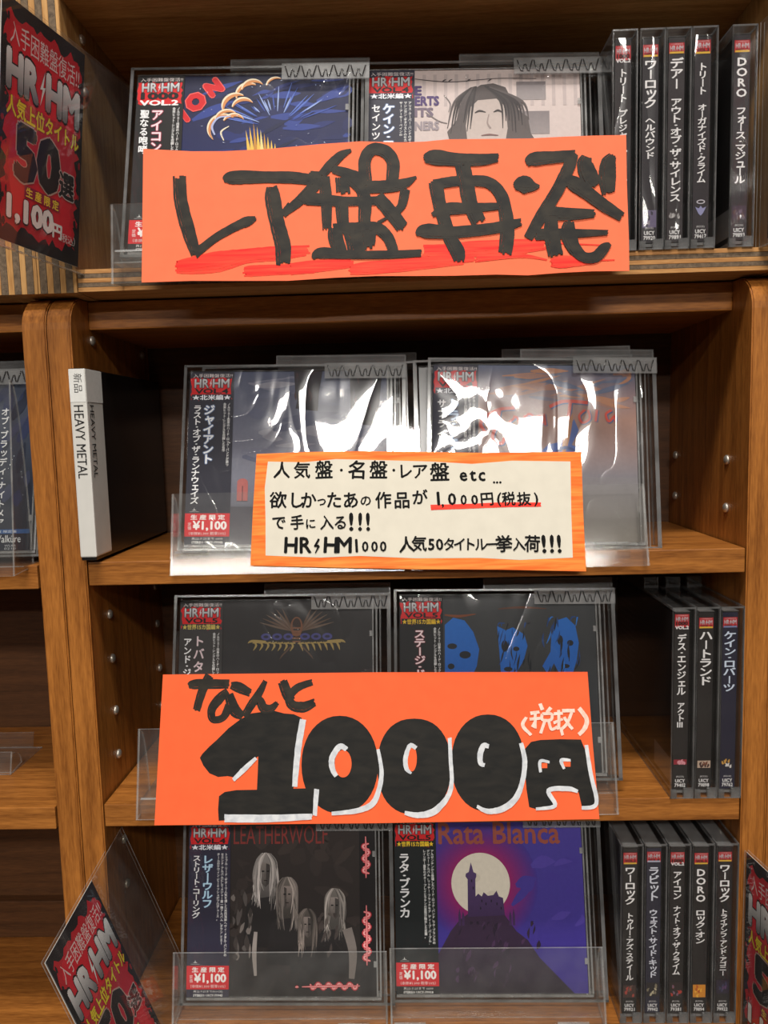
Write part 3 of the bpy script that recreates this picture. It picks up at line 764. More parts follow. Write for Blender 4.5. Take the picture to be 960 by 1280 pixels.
def cover_portrait(fl):
    fl.rect(16, 138, 0, 122, (196, 186, 182), (206, 190, 186))
    for x in range(36, 138, 7): fl.rect(x, x + 2.2, 96, 119, (186, 172, 170))
    fl.ribbon([(31, 116, .5), (54, 113.5, .6), (84, 115.5, .5), (110, 115, .4)], (70, 62, 64))
    for x in (50, 54, 66, 80): fl.ribbon([(x - 1.5, 113.4, .3), (x, 114.6, .9), (x + 1.5, 115.4, .3)], (70, 62, 64))
    for x0, x1, z0, z1 in ((97, 116, 100, 113), (100, 118, 76, 92), (98, 118, 58, 70)): fl.rect(x0, x1, z0, z1, (150, 142, 142), (128, 120, 122))
    for t, x, z, c, sz in (('E', 31.3, 104.5, (70, 52, 104), 6), ('ERTS', 31.3, 97, (80, 60, 110), 6.2), ('ITS', 31.3, 89, (118, 104, 120), 6), ('NERS', 31.3, 79.5, (150, 140, 146), 5.8)):
        fl.text(t, x, x + 3.8*len(t), z, z + sz, c, 0.05)
    fl.ribbon([(38, 92, .5), (46, 86, .8), (52, 84, .5)], (120, 112, 112)); fl.ribbon([(50, 104, .4), (54, 98, .8), (53, 92, .5)], (120, 112, 112))
    # long-haired figure
    fl.poly([(50, 40), (56, 62), (52, 78), (58, 86), (60, 96), (66, 106), (74, 111), (82, 112), (90, 109), (94, 100), (99, 92), (104, 88), (106, 76), (112, 66), (116, 40)], (112, 104, 102), (74, 66, 66))
    fl.poly([(66, 60), (64, 82), (66, 94), (72, 100), (84, 101), (90, 95), (91, 80), (88, 62)], (196, 184, 178), (184, 170, 164))
    for k in range(26):
        x = 60 + k*1.5; fl.ribbon([(74 + (k - 13)*.5, 111 - abs(k - 13)*.15, .8), (x + (k - 13)*.25, 99, 1.5), (x + (k - 13)*.6, 80 + random.uniform(-4, 6), .5)], random.choice([(66, 60, 60), (88, 80, 80), (54, 48, 50)])) if abs(k - 12) > 4 else None
    fl.ribbon([(70, 91, .6), (73, 92.4, 1.4), (77, 91.4, .5)], (60, 52, 52)); fl.ribbon([(82, 91.4, .5), (85, 92.6, 1.4), (88, 91, .5)], (60, 52, 52))
    fl.ribbon([(79, 90, .6), (78, 84, 1.0), (80, 80, 1.2)], (150, 136, 132)); fl.ribbon([(74, 75, .5), (79, 75.6, 1.2), (85, 75, .5)], (120, 90, 88))
def cover_cloud(fl):
    fl.rect(16, 138, 60, 122, (120, 122, 138), (74, 80, 104)); fl.rect(16, 138, 0, 60, (84, 84, 96), (124, 126, 140))
    blobs(fl, 50, 34, 136, 30, 118, [(96, 100, 122), (112, 114, 132), (136, 136, 148), (88, 92, 114)], (3, 8), (14, 40), 0.05)
    for x0, x1, zb in ((73, 92, 95), (112, 134, 84)):
        fl.poly([(x0, 122), (x0 + 1, zb + 12), (x0 + 2.5, zb + 6), (x0 + 1.5, zb), (x1 - 2, zb - 2), (x1 - 1.5, zb + 10), (x1 + 1, 122)], (30, 26, 34), (40, 34, 42))
        blobs(fl, 12, x0 + 1, x1 - 1, zb + 2, 120, [(64, 40, 44), (46, 40, 52)], (.6, 1.6), (4, 10), 1.5)
    for k in range(4):
        x = 35 + k * 13; fl.rect(x, x + 7.5, 30, 42 + (k % 2)*3, (170, 96, 92)); fl.rect(x + 3.4, x + 4.2, 30, 42, (110, 64, 66)); fl.disc(x + 3.7, 43 + (k % 2)*3, 3.7, 2.6, (170, 96, 92))
    fl.rect(31, 138, 0, 26, (92, 90, 98), (74, 72, 82))
def cover_script(fl):
    fl.rect(16, 138, 84, 122, (160, 122, 108), (92, 102, 128)); fl.rect(16, 138, 44, 84, (120, 116, 122), (160, 122, 108)); fl.rect(16, 138, 0, 44, (118, 112, 104), (122, 118, 122))
    blobs(fl, 34, 34, 134, 92, 118, [(176, 124, 96), (120, 112, 126), (98, 106, 132), (160, 118, 104)], (2, 6), (14, 40), 0.03)
    def scr(pts, w_=3.0):
        fl.ribbon([(a, b, w_) for a, b in pts], (84, 96, 130), sm=5); fl.ribbon([(a - .5, b + .5, w_*.75) for a, b in pts], (200, 78, 64), sm=5)
    scr([(36, 74), (33, 80), (38, 86), (46, 90), (56, 91)]); scr([(46, 90), (44, 80), (41, 70), (47, 66), (49, 70)])
    scr([(56, 84), (52, 80), (54, 75), (59, 78), (58, 84), (55, 85)], 2.2); scr([(63, 86), (62, 78)], 2.2); scr([(63, 84), (66, 87), (69, 85)], 2)
    scr([(74, 86), (70, 84), (71, 79), (76, 82), (76, 87), (77, 79)], 2.2)
    scr([(80, 92), (90, 96), (106, 95)]); scr([(94, 95), (92, 82), (88, 74)]); scr([(104, 90), (100, 86), (102, 81), (107, 84), (106, 90)], 2.2); scr([(112, 90), (111, 82)], 2.2); scr([(122, 90), (118, 87), (120, 82), (124, 86), (124, 82)], 2.2)
    fl.poly([(70, 58), (78, 66), (86, 68), (92, 78), (96, 84), (99, 76), (94, 66), (104, 62), (96, 56), (84, 54)], (70, 92, 150), (86, 104, 160))
    fl.ribbon([(88, 58, 1), (90, 68, 4), (93, 80, 3), (95, 88, .5)], (170, 120, 84)); fl.ribbon([(82, 60, .8), (90, 64, 2.4), (100, 60, .5)], (60, 74, 120))
    fl.ribbon([(58, 52, 1), (59, 58, 3), (58, 62, .5)], (52, 50, 56)); fl.ribbon([(53, 50, 1), (60, 54, 2), (66, 50, .5)], (52, 50, 56))
def cover_crest(fl):
    fl.rect(16, 138, 0, 122, (40, 38, 39), (46, 44, 45))
    g, p, bl = (160, 138, 84), (92, 72, 60), (72, 72, 128)
    cx, cz = 84, 98
    for sgn in (-1, 1):
        for k in range(6):
            a = 0.35 + k * .22
            fl.ribbon([(cx + sgn*3, cz + 2, .6), (cx + sgn*(6 + 10*math.cos(a)), cz + 2 + 9*math.sin(a), 1.5), (cx + sgn*(8 + 20*math.cos(a)), cz + 3 + 15*math.sin(a), .2)], p if k % 2 else (104, 86, 74), sm=5)
        for k in range(3): fl.disc(cx + sgn*(6 + k*8), cz - 2, 3.6, 2.4, bl); fl.disc(cx + sgn*(6 + k*8), cz - 2, 1.8, 1.0, (44, 42, 60))
        for k in range(7):
            x = cx + sgn*(3 + k*4.4); z = cz - 8 + abs(k - 6)*-.1
            fl.ribbon([(x - 1.4, z + 2.6, .6), (x + .4, z, 1.5), (x + 1.6*sgn, z - 3.6, .3)], g, sm=4); fl.ribbon([(x - 2.2, z + 1.6, .5), (x + 2.2, z + 2.2, 1.3)], g, sm=2)
        fl.ribbon([(cx + sgn*22, cz - 5.5, 1.4), (cx + sgn*32, cz - 5, 1.8), (cx + sgn*35, cz - 6.5, .3)], g, sm=4)
        fl.ribbon([(cx + sgn*4, cz - 9, 1), (cx + sgn*10, cz - 15, 1), (cx + sgn*12, cz - 18, .2)], p, sm=4)
    fl.disc(cx, cz + 5, 4.4, 7, (116, 78, 58)); fl.disc(cx, cz + 6, 3, 5, (60, 48, 44))
    for k in range(5): fl.rect(cx - 3, cx + 3, cz - 6 + k*2.4, cz - 5 + k*2.4, (124, 84, 62))
    fl.ribbon([(78, 44, 1), (84, 58, 5), (86, 68, 1)], (150, 88, 66), sm=4); blobs(fl, 16, 60, 110, 20, 60, [(60, 48, 44), (80, 58, 48)], (2, 5), (6, 16), 1.2)
def cover_faces(fl):
    fl.rect(16, 138, 0, 122, (20, 23, 28), (58, 60, 62))
    B, B2 = (30, 104, 190), (22, 82, 166)
    fl.poly([(32, 101), (38, 106), (46, 104), (52, 96), (56, 84), (54, 72), (50, 64), (44, 56), (42, 44), (34, 38), (31.5, 60)], B2, B)
    fl.poly([(71, 64), (70, 84), (69, 100), (75, 97), (80, 99), (88, 94), (90, 86), (87, 76), (82, 68), (80, 56), (76, 40)], B2, B)
    fl.poly([(110, 48), (112, 66), (108, 74), (104, 66), (100, 72), (106, 82), (107, 94), (112, 104), (118, 106), (124, 100), (126, 88), (124, 76), (120, 64), (122, 50)], B2, B)
    for x, z, a, b in ((37, 86, 3.4, 2), (46, 80, 4, 2.6), (36, 72, 2.4, 2), (74, 86, 2.4, 4), (82, 84, 2.2, 1.6), (113, 90, 2, 3.4), (120, 88, 2.2, 2), (44, 66, 4, 1.4), (76, 70, 3, 1.6), (116, 72, 3, 1.5)):
        fl.disc(x, z, a, b, (22, 26, 34))
    blobs(fl, 26, 68, 92, 60, 102, [(20, 24, 32), (24, 62, 120)], (.6, 1.6), (4, 12), 1.4); blobs(fl, 26, 100, 126, 60, 106, [(20, 24, 32), (24, 62, 120), (40, 116, 204)], (.6, 1.4), (5, 12), 1.3)
    fl.ribbon([(32, 108, 1), (42, 107, 1.8), (54, 108.5, .6)], (120, 66, 40)); fl.ribbon([(70, 112, .6), (86, 113, 1.6), (104, 112, .6)], (92, 56, 40))
def cover_side(fl):
    fl.rect(16, 138, 0, 122, (28, 34, 48), (66, 74, 92))
    blobs(fl, 30, 90, 136, 30, 118, [(44, 52, 84), (58, 64, 90), (36, 42, 60)], (3, 8), (8, 24), 1.2)
    fl.vtext('オブ・ブラッディ・ナイトメア', 116, 100, 16, 6.0, (226, 228, 232), 0.02)
    fl.rect(96, 137, 11.5, 14.5, (48, 86, 140)); fl.text('通常盤 限定盤', 108, 128, 12.1, 13.9, (210, 216, 226), 0.0)
    fl.text('Walküre', 112, 131, 5.5, 10.5, (222, 224, 228), 0.0)
    fl.text('WLKR', 120, 128, 2.6, 4.0, (180, 184, 190), 0.0); fl.text('0210', 120, 128, .6, 2.0, (180, 184, 190), 0.0)

BLACK = (24, 22, 23); NAVY = (40, 40, 58)
T14 = math.radians(14)
FRONT = [
 dict(x=-0.1725, y=-0.004, z=1.4672, roll=1.6, cover=cover_blue, label='CD with dark blue cover and gold claws, red angled letters, left of the top row',
      obi=dict(bgcol=BLACK, vol=2, thousand=True, artist='アイコン', title='聖なる咆哮', artist_col=(240, 214, 220), glow=(150, 60, 80), artist_z=(68, 98), title_z=(67, 98), blurb='gen')),
 dict(x=-0.0225, y=0.003, z=1.4680, roll=1.6, cover=cover_portrait, label='CD with pale portrait cover of a long-haired figure, right of the top row',
      obi=dict(bgcol=(52, 52, 66), vol=4, region='★北米編★', artist='ケイン・ロバーツ', title='セインツ&シナーズ', artist_col=(240, 244, 248), glow=(110, 130, 170), artist_z=(44, 98), title_z=(40, 98), blurb='kr')),
 dict(x=-0.1525, y=0.016, z=1.2772, roll=1.2, cover=cover_cloud, label='CD with grey cloudy cover and dark pillars, beside the white heavy metal divider',
      obi=dict(bgcol=(44, 44, 56), vol=4, region='★北米編★', artist='ジャイアント', title='ラスト・オブ・ザ・ランナウェイズ', glow=(110, 130, 170), artist_z=(56, 98), title_z=(28, 98), blurb='gen')),
 dict(x=0.0165, y=0.012, z=1.2772, roll=2.0, cover=cover_script, label='CD with hazy orange and grey cover bearing red script, right behind the orange-bordered note',
      obi=dict(bgcol=(50, 50, 66), vol=4, region='★北米編★', artist='トラ・トラ', title='サプライズ・アタック', artist_col=(190, 214, 240), glow=(70, 90, 140), artist_z=(62, 98), title_z=(30, 98), blurb='tt')),
 dict(x=-0.1660, y=0.012, z=1.1140, roll=0.6, cover=cover_crest, label='CD with plain black cover and small gold winged crest, above the nanto sign',
      obi=dict(bgcol=(58, 56, 56), vol=5, region='★世界15カ国編★', region_col=(200, 180, 90), artist='トバタ・イン', title='アンド・ジャスティス', artist_col=(220, 200, 205), artist_z=(48, 98), title_z=(38, 96), blurb='gen')),
 dict(x=-0.0085, y=0.011, z=1.1152, roll=0.8, cover=cover_faces, label='CD with black cover and bright blue painted faces, third row right',
      obi=dict(bgcol=(26, 26, 28), vol=5, region='★世界15カ国編★', region_col=(220, 180, 40), artist='ステージ・ドールズ', title=None, artist_col=(244, 222, 226), glow=(120, 50, 60), artist_z=(46, 98), blurb='gen')),
 dict(x=-0.1680, y=0.014, z=0.9462, roll=0.2, cover=cover_band, label='CD with dark photo cover of four long-haired people and red lettering, bottom row',
      obi=dict(bgcol=(44, 42, 62), vol=4, region='★北米編★', artist='レザーウルフ', title='ストリート・コーリング', artist_col=(190, 224, 244), glow=(50, 70, 110), artist_z=(61, 98), title_z=(54, 98), blurb='lw', date='再22-7-25まで(ROCK)', code='STEREO UICY-79945')),
 dict(x=-0.0155, y=0.0175, z=0.9452, roll=0.2, cover=cover_moon, label='CD with purple cover, dark tower before a full moon, bottom row',
      obi=dict(bgcol=(20, 26, 28), vol=5, region='★世界15カ国編★', region_col=(236, 200, 40), artist=None, title='ラタ・ブランカ', artist_col=(240, 240, 240), title_z=(52, 97), blurb='rata', date='再22-7-25まで 6600', code='STEREO UICY-79918')),
]
for d in FRONT:
    disc(d['label'], 'CDs shown face on in clear stands', (d['x'], d['y'], d['z']), (-T14, math.radians(d['roll']), 0), d['cover'], d['obi'])
# copies standing behind the front ones in the second and third rows
for x, y, z, lab in ((-0.142, 0.034, 1.2772, 'spare CD hidden behind the grey cloudy one, only its clear case edge showing'),
                     (0.0105, 0.030, 1.2772, 'spare CD tucked behind the hazy orange script cover, clear edge showing at left')):
    disc(lab, 'spare CDs behind the front ones', (x, y, z), (-T14, 0, 0), plain=True)

def back_print(fl):
    fl.rect(0, 138, 0, 121, (34, 30, 30))
    for k in range(12): fl.text('01 02 03 ROCK SONG LIST', 8, 52, 104 - k*5, 106 - k*5, (84, 80, 80), 0.0)
    fl.rect(100, 136, 3, 20, (120, 116, 114))
SP3 = [dict(num='79402', vol2=True, red=(6.0, 14.6), texts=[('デス・エンジェル', 19.5, 61, 5.2), ('アクトⅢ', 66, 83.5, 4.4)], pic=(105.5, 109, [(150, 36, 52), (220, 150, 160)])),
       dict(num='79898', red=(8.5, 15.6), vol='VOL.4', texts=[('ハートランド', 17.5, 54.5, 7.6)], pic=(106.5, 111.5, [(196, 170, 150), (120, 70, 50), (70, 40, 36)])),
       dict(num='79762', bg=(28, 28, 52), red=(8.5, 15.4), vol='VOL.4', strip=(120, 130, 170), texts=[('ケイン・ロバーツ', 18, 59, 7.0)], ink=(214, 226, 244), pic=(105, 112, [(30, 28, 44), (200, 150, 70), (220, 214, 210)]))]
L3 = ['black-spined CD with small upright title, left of three standing in the third row', 'black-spined CD with large bold title, between two others in the third row', 'navy-spined CD against the right upright in the third row']
GAP3 = [0.1722, 0.1880, 0.2037]
for i, d in enumerate(SP3):
    disc(L3[i], 'CDs standing spine out, third row', (GAP3[i] + 0.0124, -0.002 + 0.0045, 1.1046), (0, 0, math.pi / 2), spine=d, back=back_print if i == 0 else None, order='XYZ')
SP4 = [dict(num='79921', red=(8.3, 16.5), texts=[('ワーロック', 18.6, 46, 6.6), ('トゥルー・アズ・スティール', 52, 102, 4.6)], pic=(105.5, 114.6, [(70, 50, 46), (170, 70, 60), (110, 80, 70)])),
       dict(num='79942', bg=(36, 36, 54), red=(7.8, 15.2), vol='VOL.4', strip=(180, 180, 200), texts=[('ラビット', 18.6, 43.5, 6.6), ('ウェスト・サイド・キッド', 49.6, 100, 5.2)], ink=(226, 228, 240), pic=(103.5, 113.8, [(40, 36, 38), (190, 180, 150), (130, 120, 100)])),
       dict(num='79381', vol2=True, red=(8.3, 16.4), texts=[('アイコン', 22, 42.5, 5.2), ('ナイト・オブ・ザ・クライム', 47, 98, 4.6)], pic=(103.5, 114.4, [(44, 34, 34), (180, 60, 50), (120, 90, 110)])),
       dict(num='79894', red=(9.0, 17), texts=[('DORO', 20, 44.8, 6.6), ('ロック・オン', 50, 75, 6.0)], pic=(105.2, 114.6, [(214, 140, 40), (240, 180, 60), (190, 90, 30)])),
       dict(num='79922', red=(8.4, 15.2), texts=[('ワーロック', 17.4, 44.6, 6.6), ('トライアンフ・アンド・アゴニー', 49.6, 98.6, 4.4)], pic=(102, 111.8, [(40, 32, 52), (90, 60, 100), (60, 60, 90)]))]
L4 = ['leftmost of five standing CDs in the bottom row, brown-black spine', 'second of five standing CDs in the bottom row, bluish spine', 'middle one of five standing CDs in the bottom row, thin title', 'CD with four-letter Latin spine and orange picture square, bottom row', 'rightmost standing CD of the bottom row, beside the red poster']
for i, d in enumerate(SP4):
    disc(L4[i], 'CDs standing spine out, bottom row', (0.1395 + 0.01600 * i + 0.0124, 0.0025, 0.9416), (0, 0, math.pi / 2), spine=d, back=back_print if i == 0 else None, order='XYZ')
SP1 = [dict(num='79419', vol2=True, red=(8.5, 17), texts=[('トリート', 22, 41.7, 4.6), ('プレジャー・プリンシプル', 46, 96, 4.6)], bg=(52, 46, 48)),
       dict(num='79920', red=(8.5, 15.6), bg=(52, 48, 52), texts=[('ワーロック', 17.4, 45.7, 7.0), ('ヘルバウンド', 51, 75.8, 5.4)], pic=(106.6, 117, [(110, 100, 130), (60, 54, 70), (150, 140, 150)])),
       dict(num='79891', red=(8.0, 14.3), bg=(56, 50, 52), texts=[('デアー', 17, 35, 7.0), ('アウト・オブ・ザ・サイレンス', 40.4, 102, 6.0)], pic=(108, 112, [(60, 52, 54), (190, 186, 186), (150, 146, 146)])),
       dict(num='79417', red=(7.0, 15), bg=(50, 44, 48), texts=[('トリート', 20.3, 39, 4.8), ('オーガナイズド・クライム', 44.4, 91.2, 4.8)], emblem=102.5),
       dict(num='79893', red=(8.0, 15), bg=(52, 46, 50), texts=[('DORO', 17.6, 41.7, 6.6), ('フォース・マジュール', 47, 92.5, 5.6)], pic=(105.6, 114, [(70, 52, 70), (110, 90, 110), (90, 60, 60)]))]
L1 = ['leftmost standing CD of the top row, half hidden by the big orange sign', 'second standing CD of the top row, with two-part white title', 'third standing CD of the top row, with the longest title', 'fourth standing CD of the top row, with winged emblem near its foot', 'CD with four-letter Latin spine standing apart at the right of the top row']
X1 = [0.1316, 0.1483, 0.1641, 0.1800, 0.2037]
for i, d in enumerate(SP1):
    disc(L1[i], 'CDs standing spine out, top row', (X1[i] + 0.0124, 0.0025, 1.4633), (0, 0, math.pi / 2), spine=d, back=back_print if i in (0, 4) else None, order='XYZ')
# neighbour bookcase: one disc face on
disc('CD with dark blue cover at the left edge, on the neighbouring bookcase', None, (-0.3935, 0.008, 1.2768), (-T14, 0, 0), cover_side, None)

# ------------------------------------------------------------------ clear display stands
def stand(label, x0, x1, yf, zs, zbot, ztop, group='clear acrylic CD stands', back_h=0.100, lean=14):
    """lip plate in front of the shelf edge, floor on the shelf, leaning back plate, curved gussets, two hinge tabs"""
    s = empty('display_stand', ((x0 + x1) / 2, yf, zs)); tag(s, label, 'display stand', group)
    w2 = (x1 - x0) / 2; t = 0.0012; tl = math.tan(math.radians(lean))
    yl = lambda z: (z - (ztop - zs)) * tl      # lip leans a little, foot forward
    zb, zt = zbot - zs, ztop - zs
    m = MB(); m.prism([(yl(zb) - t, zb), (yl(zb), zb), (0, zt), (-t, zt)], 0, -w2, w2, sides=[1, 0, 1, 0]); m.build('front_lip', [M['clear'], M['edge']], s)
    for sx in (-1, 1):
        m = MB(); a, b = sorted((sx * w2, sx * (w2 - t)))
        pts = [(yl(zb), zb), (0, zt)]
        for k in range(9):
            tt = math.pi / 2 * k / 8; pts.append((0.002 + 0.011 * math.sin(tt) , zt - 0.002 - (zt - zb - 0.004) * (1 - math.cos(tt))))
        m.prism(pts, 0, a, b, mat=0, edge=1)
        m.build('side_gusset', [M['clear'], M['edge']], s)
    m = MB(); m.box(-w2, w2, max(yl(0), 0.0) - 0.001, 0.046, 0.0001, 0.0009, mat=0, edge=1); m.build('base_plate', [M['clear'], M['edge']], s)
    m = MB(); ta = math.tan(T14)
    y0 = 0.046
    m.prism([(y0, 0.0009), (y0 + t, 0.0009), (y0 + t + back_h * ta, back_h), (y0 + back_h * ta, back_h)], 0, -w2 + 0.008, w2 - 0.008, mat=1, sides=[1, 0, 1, 0]); m.build('back_plate', [M['clear'], M['edge']], s)
    for fx in (-0.5, 0.42):
        m = MB(); cx = fx * 2 * w2 * 0.82 / 1.0
        m.box(cx - 0.012, cx + 0.012, yl(0.004) - t - 0.0004, yl(0.004) - t, -0.004 if zb < -0.003 else 0.0012, 0.006, mat=0, bev=0.0003)
        m.box(cx - 0.011, cx + 0.011, yl(0.004) - t - 0.0007, yl(0.004) - t, 0.0055, 0.0072, mat=1, bev=0.0003)
        m.build('hinge_tab', [M['clear'], M['edge']], s)
    return s
stand('clear acrylic stand under the dark blue gold-clawed CD, top row', -0.1790, -0.0265, -0.0112, 1.4587, 1.4450, 1.4945, lean=8)
stand('clear acrylic stand under the pale portrait CD, top row', -0.0250, 0.1275, -0.0112, 1.4587, 1.4465, 1.4955, lean=8)
stand('clear acrylic stand under the grey cloudy CD, second row', -0.1555, -0.0025, 0.0042, 1.2690, 1.2605, 1.3128)
stand('clear acrylic stand under the hazy orange script CD, second row', 0.0020, 0.1545, 0.0042, 1.2690, 1.2605, 1.3122)
stand('clear acrylic stand under the black crested CD, third row', -0.1890, -0.0290, 0.0078, 1.1000, 1.0925, 1.1505)
stand('clear acrylic stand under the blue faces CD, third row', -0.0260, 0.1365, 0.0078, 1.1000, 1.0925, 1.1502)
stand('clear acrylic stand under the dark band photo CD, bottom row', -0.1725, -0.0215, 0.0040, 0.9370, 0.9375, 0.9880)
stand('clear acrylic stand under the purple moon CD, bottom row', -0.0195, 0.1290, 0.0050, 0.9370, 0.9375, 0.9895)
stand('clear acrylic stand at the left edge of the photo, second row', -0.4100, -0.2535, -0.0050, 1.2675, 1.2640, 1.3900, back_h=0.09, lean=6)
stand('empty clear acrylic stand lying low on the neighbouring bookcase', -0.4600, -0.3050, 0.0560, 1.0985, 1.0990, 1.1150, back_h=0.012)

# ------------------------------------------------------------------ hand-painted cards
BIG_ORIGIN = (-0.1588, -0.0225, 1.4447)
BIG_LEAN = 9.0
BIG_OUTLINE = [(0.0, 0.0),(31.0, -0.0),(60.5, -1.0),(89.8, -1.9),(119.1, -0.9),(143.3, -0.7),(167.5, -1.5),(191.6, -2.1),(215.7, -2.2),(234.8, -3.3),(254.0, -2.4),(273.1, -2.1),(295.2, -2.6),(295.7, 16.2),(295.8, 50.7),(296.5, 81.1),(276.0, 81.5),(256.8, 81.5),(237.5, 81.2),(213.3, 81.9),(189.0, 82.6),(174.4, 81.7),(159.7, 81.8),(135.3, 83.4),(110.8, 82.6),(96.0, 81.7),(76.3, 80.7),(51.5, 80.4),(31.7, 81.1),(1.4, 83.8)]
BIG_BLACK = [[(23.8, 65.1, 8.1),(24.6, 49.8, 8.1),(29.0, 31.3, 8.3),(33.7, 16.2, 6.1)], [(32.8, 16.3, 6.1),(38.5, 20.7, 5.1),(47.6, 27.2, 5.1),(60.1, 33.6, 5.6),(65.7, 35.7, 6.1),(70.8, 37.6, 2.4)], [(50.8, 62.1, 2.9),(57.0, 63.4, 8.3),(76.2, 62.9, 7.3),(93.1, 62.0, 7.3),(105.5, 60.1, 6.7)], [(103.2, 62.8, 6.1),(111.0, 61.4, 7.3)], [(109.3, 61.1, 7.3),(105.3, 54.9, 7.3),(97.3, 47.2, 6.1),(89.3, 41.2, 4.9)], [(92.8, 44.5, 6.1),(87.1, 39.0, 4.4)], [(80.9, 57.2, 6.1),(81.1, 50.1, 9.5),(83.7, 33.9, 9.0),(86.9, 20.1, 9.7),(86.9, 8.8, 8.5)], [(111.0, 62.5, 4.9),(116.8, 68.8, 6.1),(123.6, 74.9, 5.3),(129.8, 77.9, 1.9)], [(117.8, 66.5, 4.8),(127.9, 63.0, 6.5),(137.9, 58.3, 7.2)], [(112.7, 62.5, 7.0),(113.9, 46.6, 7.0),(114.0, 29.5, 5.3)], [(123.6, 62.3, 8.0),(124.3, 51.9, 8.5)], [(123.1, 47.4, 8.0),(123.9, 31.4, 7.2)], [(99.0, 46.6, 4.8),(102.9, 48.4, 7.8),(124.2, 46.0, 6.0),(146.5, 45.6, 5.3)], [(127.8, 61.0, 7.3),(135.0, 53.8, 7.2),(137.4, 45.7, 8.0),(136.8, 32.6, 7.2)], [(138.4, 56.0, 7.7),(138.1, 70.9, 7.5),(142.7, 77.6, 7.5),(150.5, 76.2, 7.7),(155.1, 69.1, 7.7),(154.1, 56.6, 7.5)], [(137.8, 54.3, 7.5),(153.4, 54.3, 7.5),(162.4, 56.0, 6.0),(169.2, 59.7, 1.4)], [(144.4, 48.9, 7.7),(152.0, 39.5, 8.2),(160.1, 28.4, 7.9)], [(162.3, 52.8, 6.0),(159.9, 42.6, 5.3),(155.9, 38.2, 4.1)], [(150.8, 35.0, 1.7),(145.1, 31.8, 2.4)], [(118.3, 29.9, 6.5),(119.1, 23.6, 8.9),(122.5, 13.2, 7.9)], [(117.7, 29.3, 6.0),(129.5, 28.9, 7.2),(143.9, 28.6, 7.2),(151.1, 22.5, 6.7),(154.7, 12.1, 6.0)], [(128.9, 27.8, 10.1),(132.3, 12.9, 10.1)], [(137.8, 28.6, 12.0),(138.1, 17.2, 9.6)], [(105.1, 11.3, 1.9),(110.2, 14.3, 6.8),(129.1, 12.6, 5.1),(152.5, 12.0, 5.0),(170.8, 12.3, 4.3)], [(173.9, 70.3, 4.4),(180.2, 71.3, 9.4),(193.5, 69.4, 8.0),(208.0, 68.7, 7.3),(219.0, 69.7, 5.2)], [(197.1, 66.8, 9.1),(199.0, 55.9, 9.1),(201.0, 42.6, 9.0),(205.8, 30.9, 9.0)], [(180.6, 56.6, 8.7),(182.5, 43.3, 8.0),(185.4, 31.6, 8.0),(188.6, 20.8, 8.0),(192.8, 12.4, 8.7),(193.5, 6.6, 6.1)], [(178.6, 54.2, 6.1),(187.5, 55.4, 6.3),(194.8, 56.1, 6.4)], [(201.2, 55.9, 6.6),(212.5, 54.4, 7.0),(219.7, 46.9, 7.4),(222.5, 34.4, 8.2),(222.9, 22.0, 8.6),(221.2, 10.6, 8.1)], [(178.1, 35.6, 2.6),(187.1, 38.8, 7.4),(199.2, 38.9, 6.5),(217.7, 39.5, 4.3)], [(168.1, 23.9, 2.1),(173.8, 25.7, 8.7),(190.7, 24.3, 7.4),(210.9, 25.6, 6.9),(222.9, 27.3, 6.5),(231.4, 29.3, 4.3)], [(236.0, 65.3, 3.9),(240.4, 67.8, 8.3),(252.1, 68.5, 7.4),(265.2, 69.1, 6.8)], [(264.4, 70.8, 5.8),(260.9, 61.6, 7.4),(253.2, 47.0, 7.4),(243.7, 32.5, 7.4),(235.4, 19.4, 5.4)], [(227.9, 51.5, 3.9),(231.7, 52.4, 9.3),(235.3, 52.1, 10.7),(239.8, 51.0, 5.8),(243.4, 51.1, 1.4)], [(258.8, 53.1, 4.9),(263.3, 52.2, 8.9),(272.9, 44.9, 8.1),(281.7, 37.5, 7.5),(291.4, 30.6, 5.8)], [(272.4, 68.6, 5.8),(270.9, 63.6, 9.5),(273.7, 54.6, 10.7),(276.3, 50.8, 7.8)], [(288.0, 68.5, 4.8),(284.9, 63.5, 9.2),(283.9, 54.2, 10.1),(284.2, 45.4, 7.7)], [(243.8, 33.4, 6.8),(250.1, 33.8, 8.3),(261.8, 33.0, 7.4),(275.7, 33.0, 4.8)], [(240.0, 21.1, 6.8),(252.4, 21.1, 6.8),(263.1, 21.1, 5.4),(283.0, 21.0, 3.1)], [(250.0, 31.4, 6.8),(249.3, 22.1, 8.9),(251.5, 8.2, 8.9)], [(260.3, 28.7, 5.8),(259.6, 21.8, 9.3),(262.0, 13.4, 8.1),(268.0, 6.6, 6.2),(275.2, 6.3, 6.8),(280.9, 11.7, 6.0),(284.4, 14.0, 2.3)]]
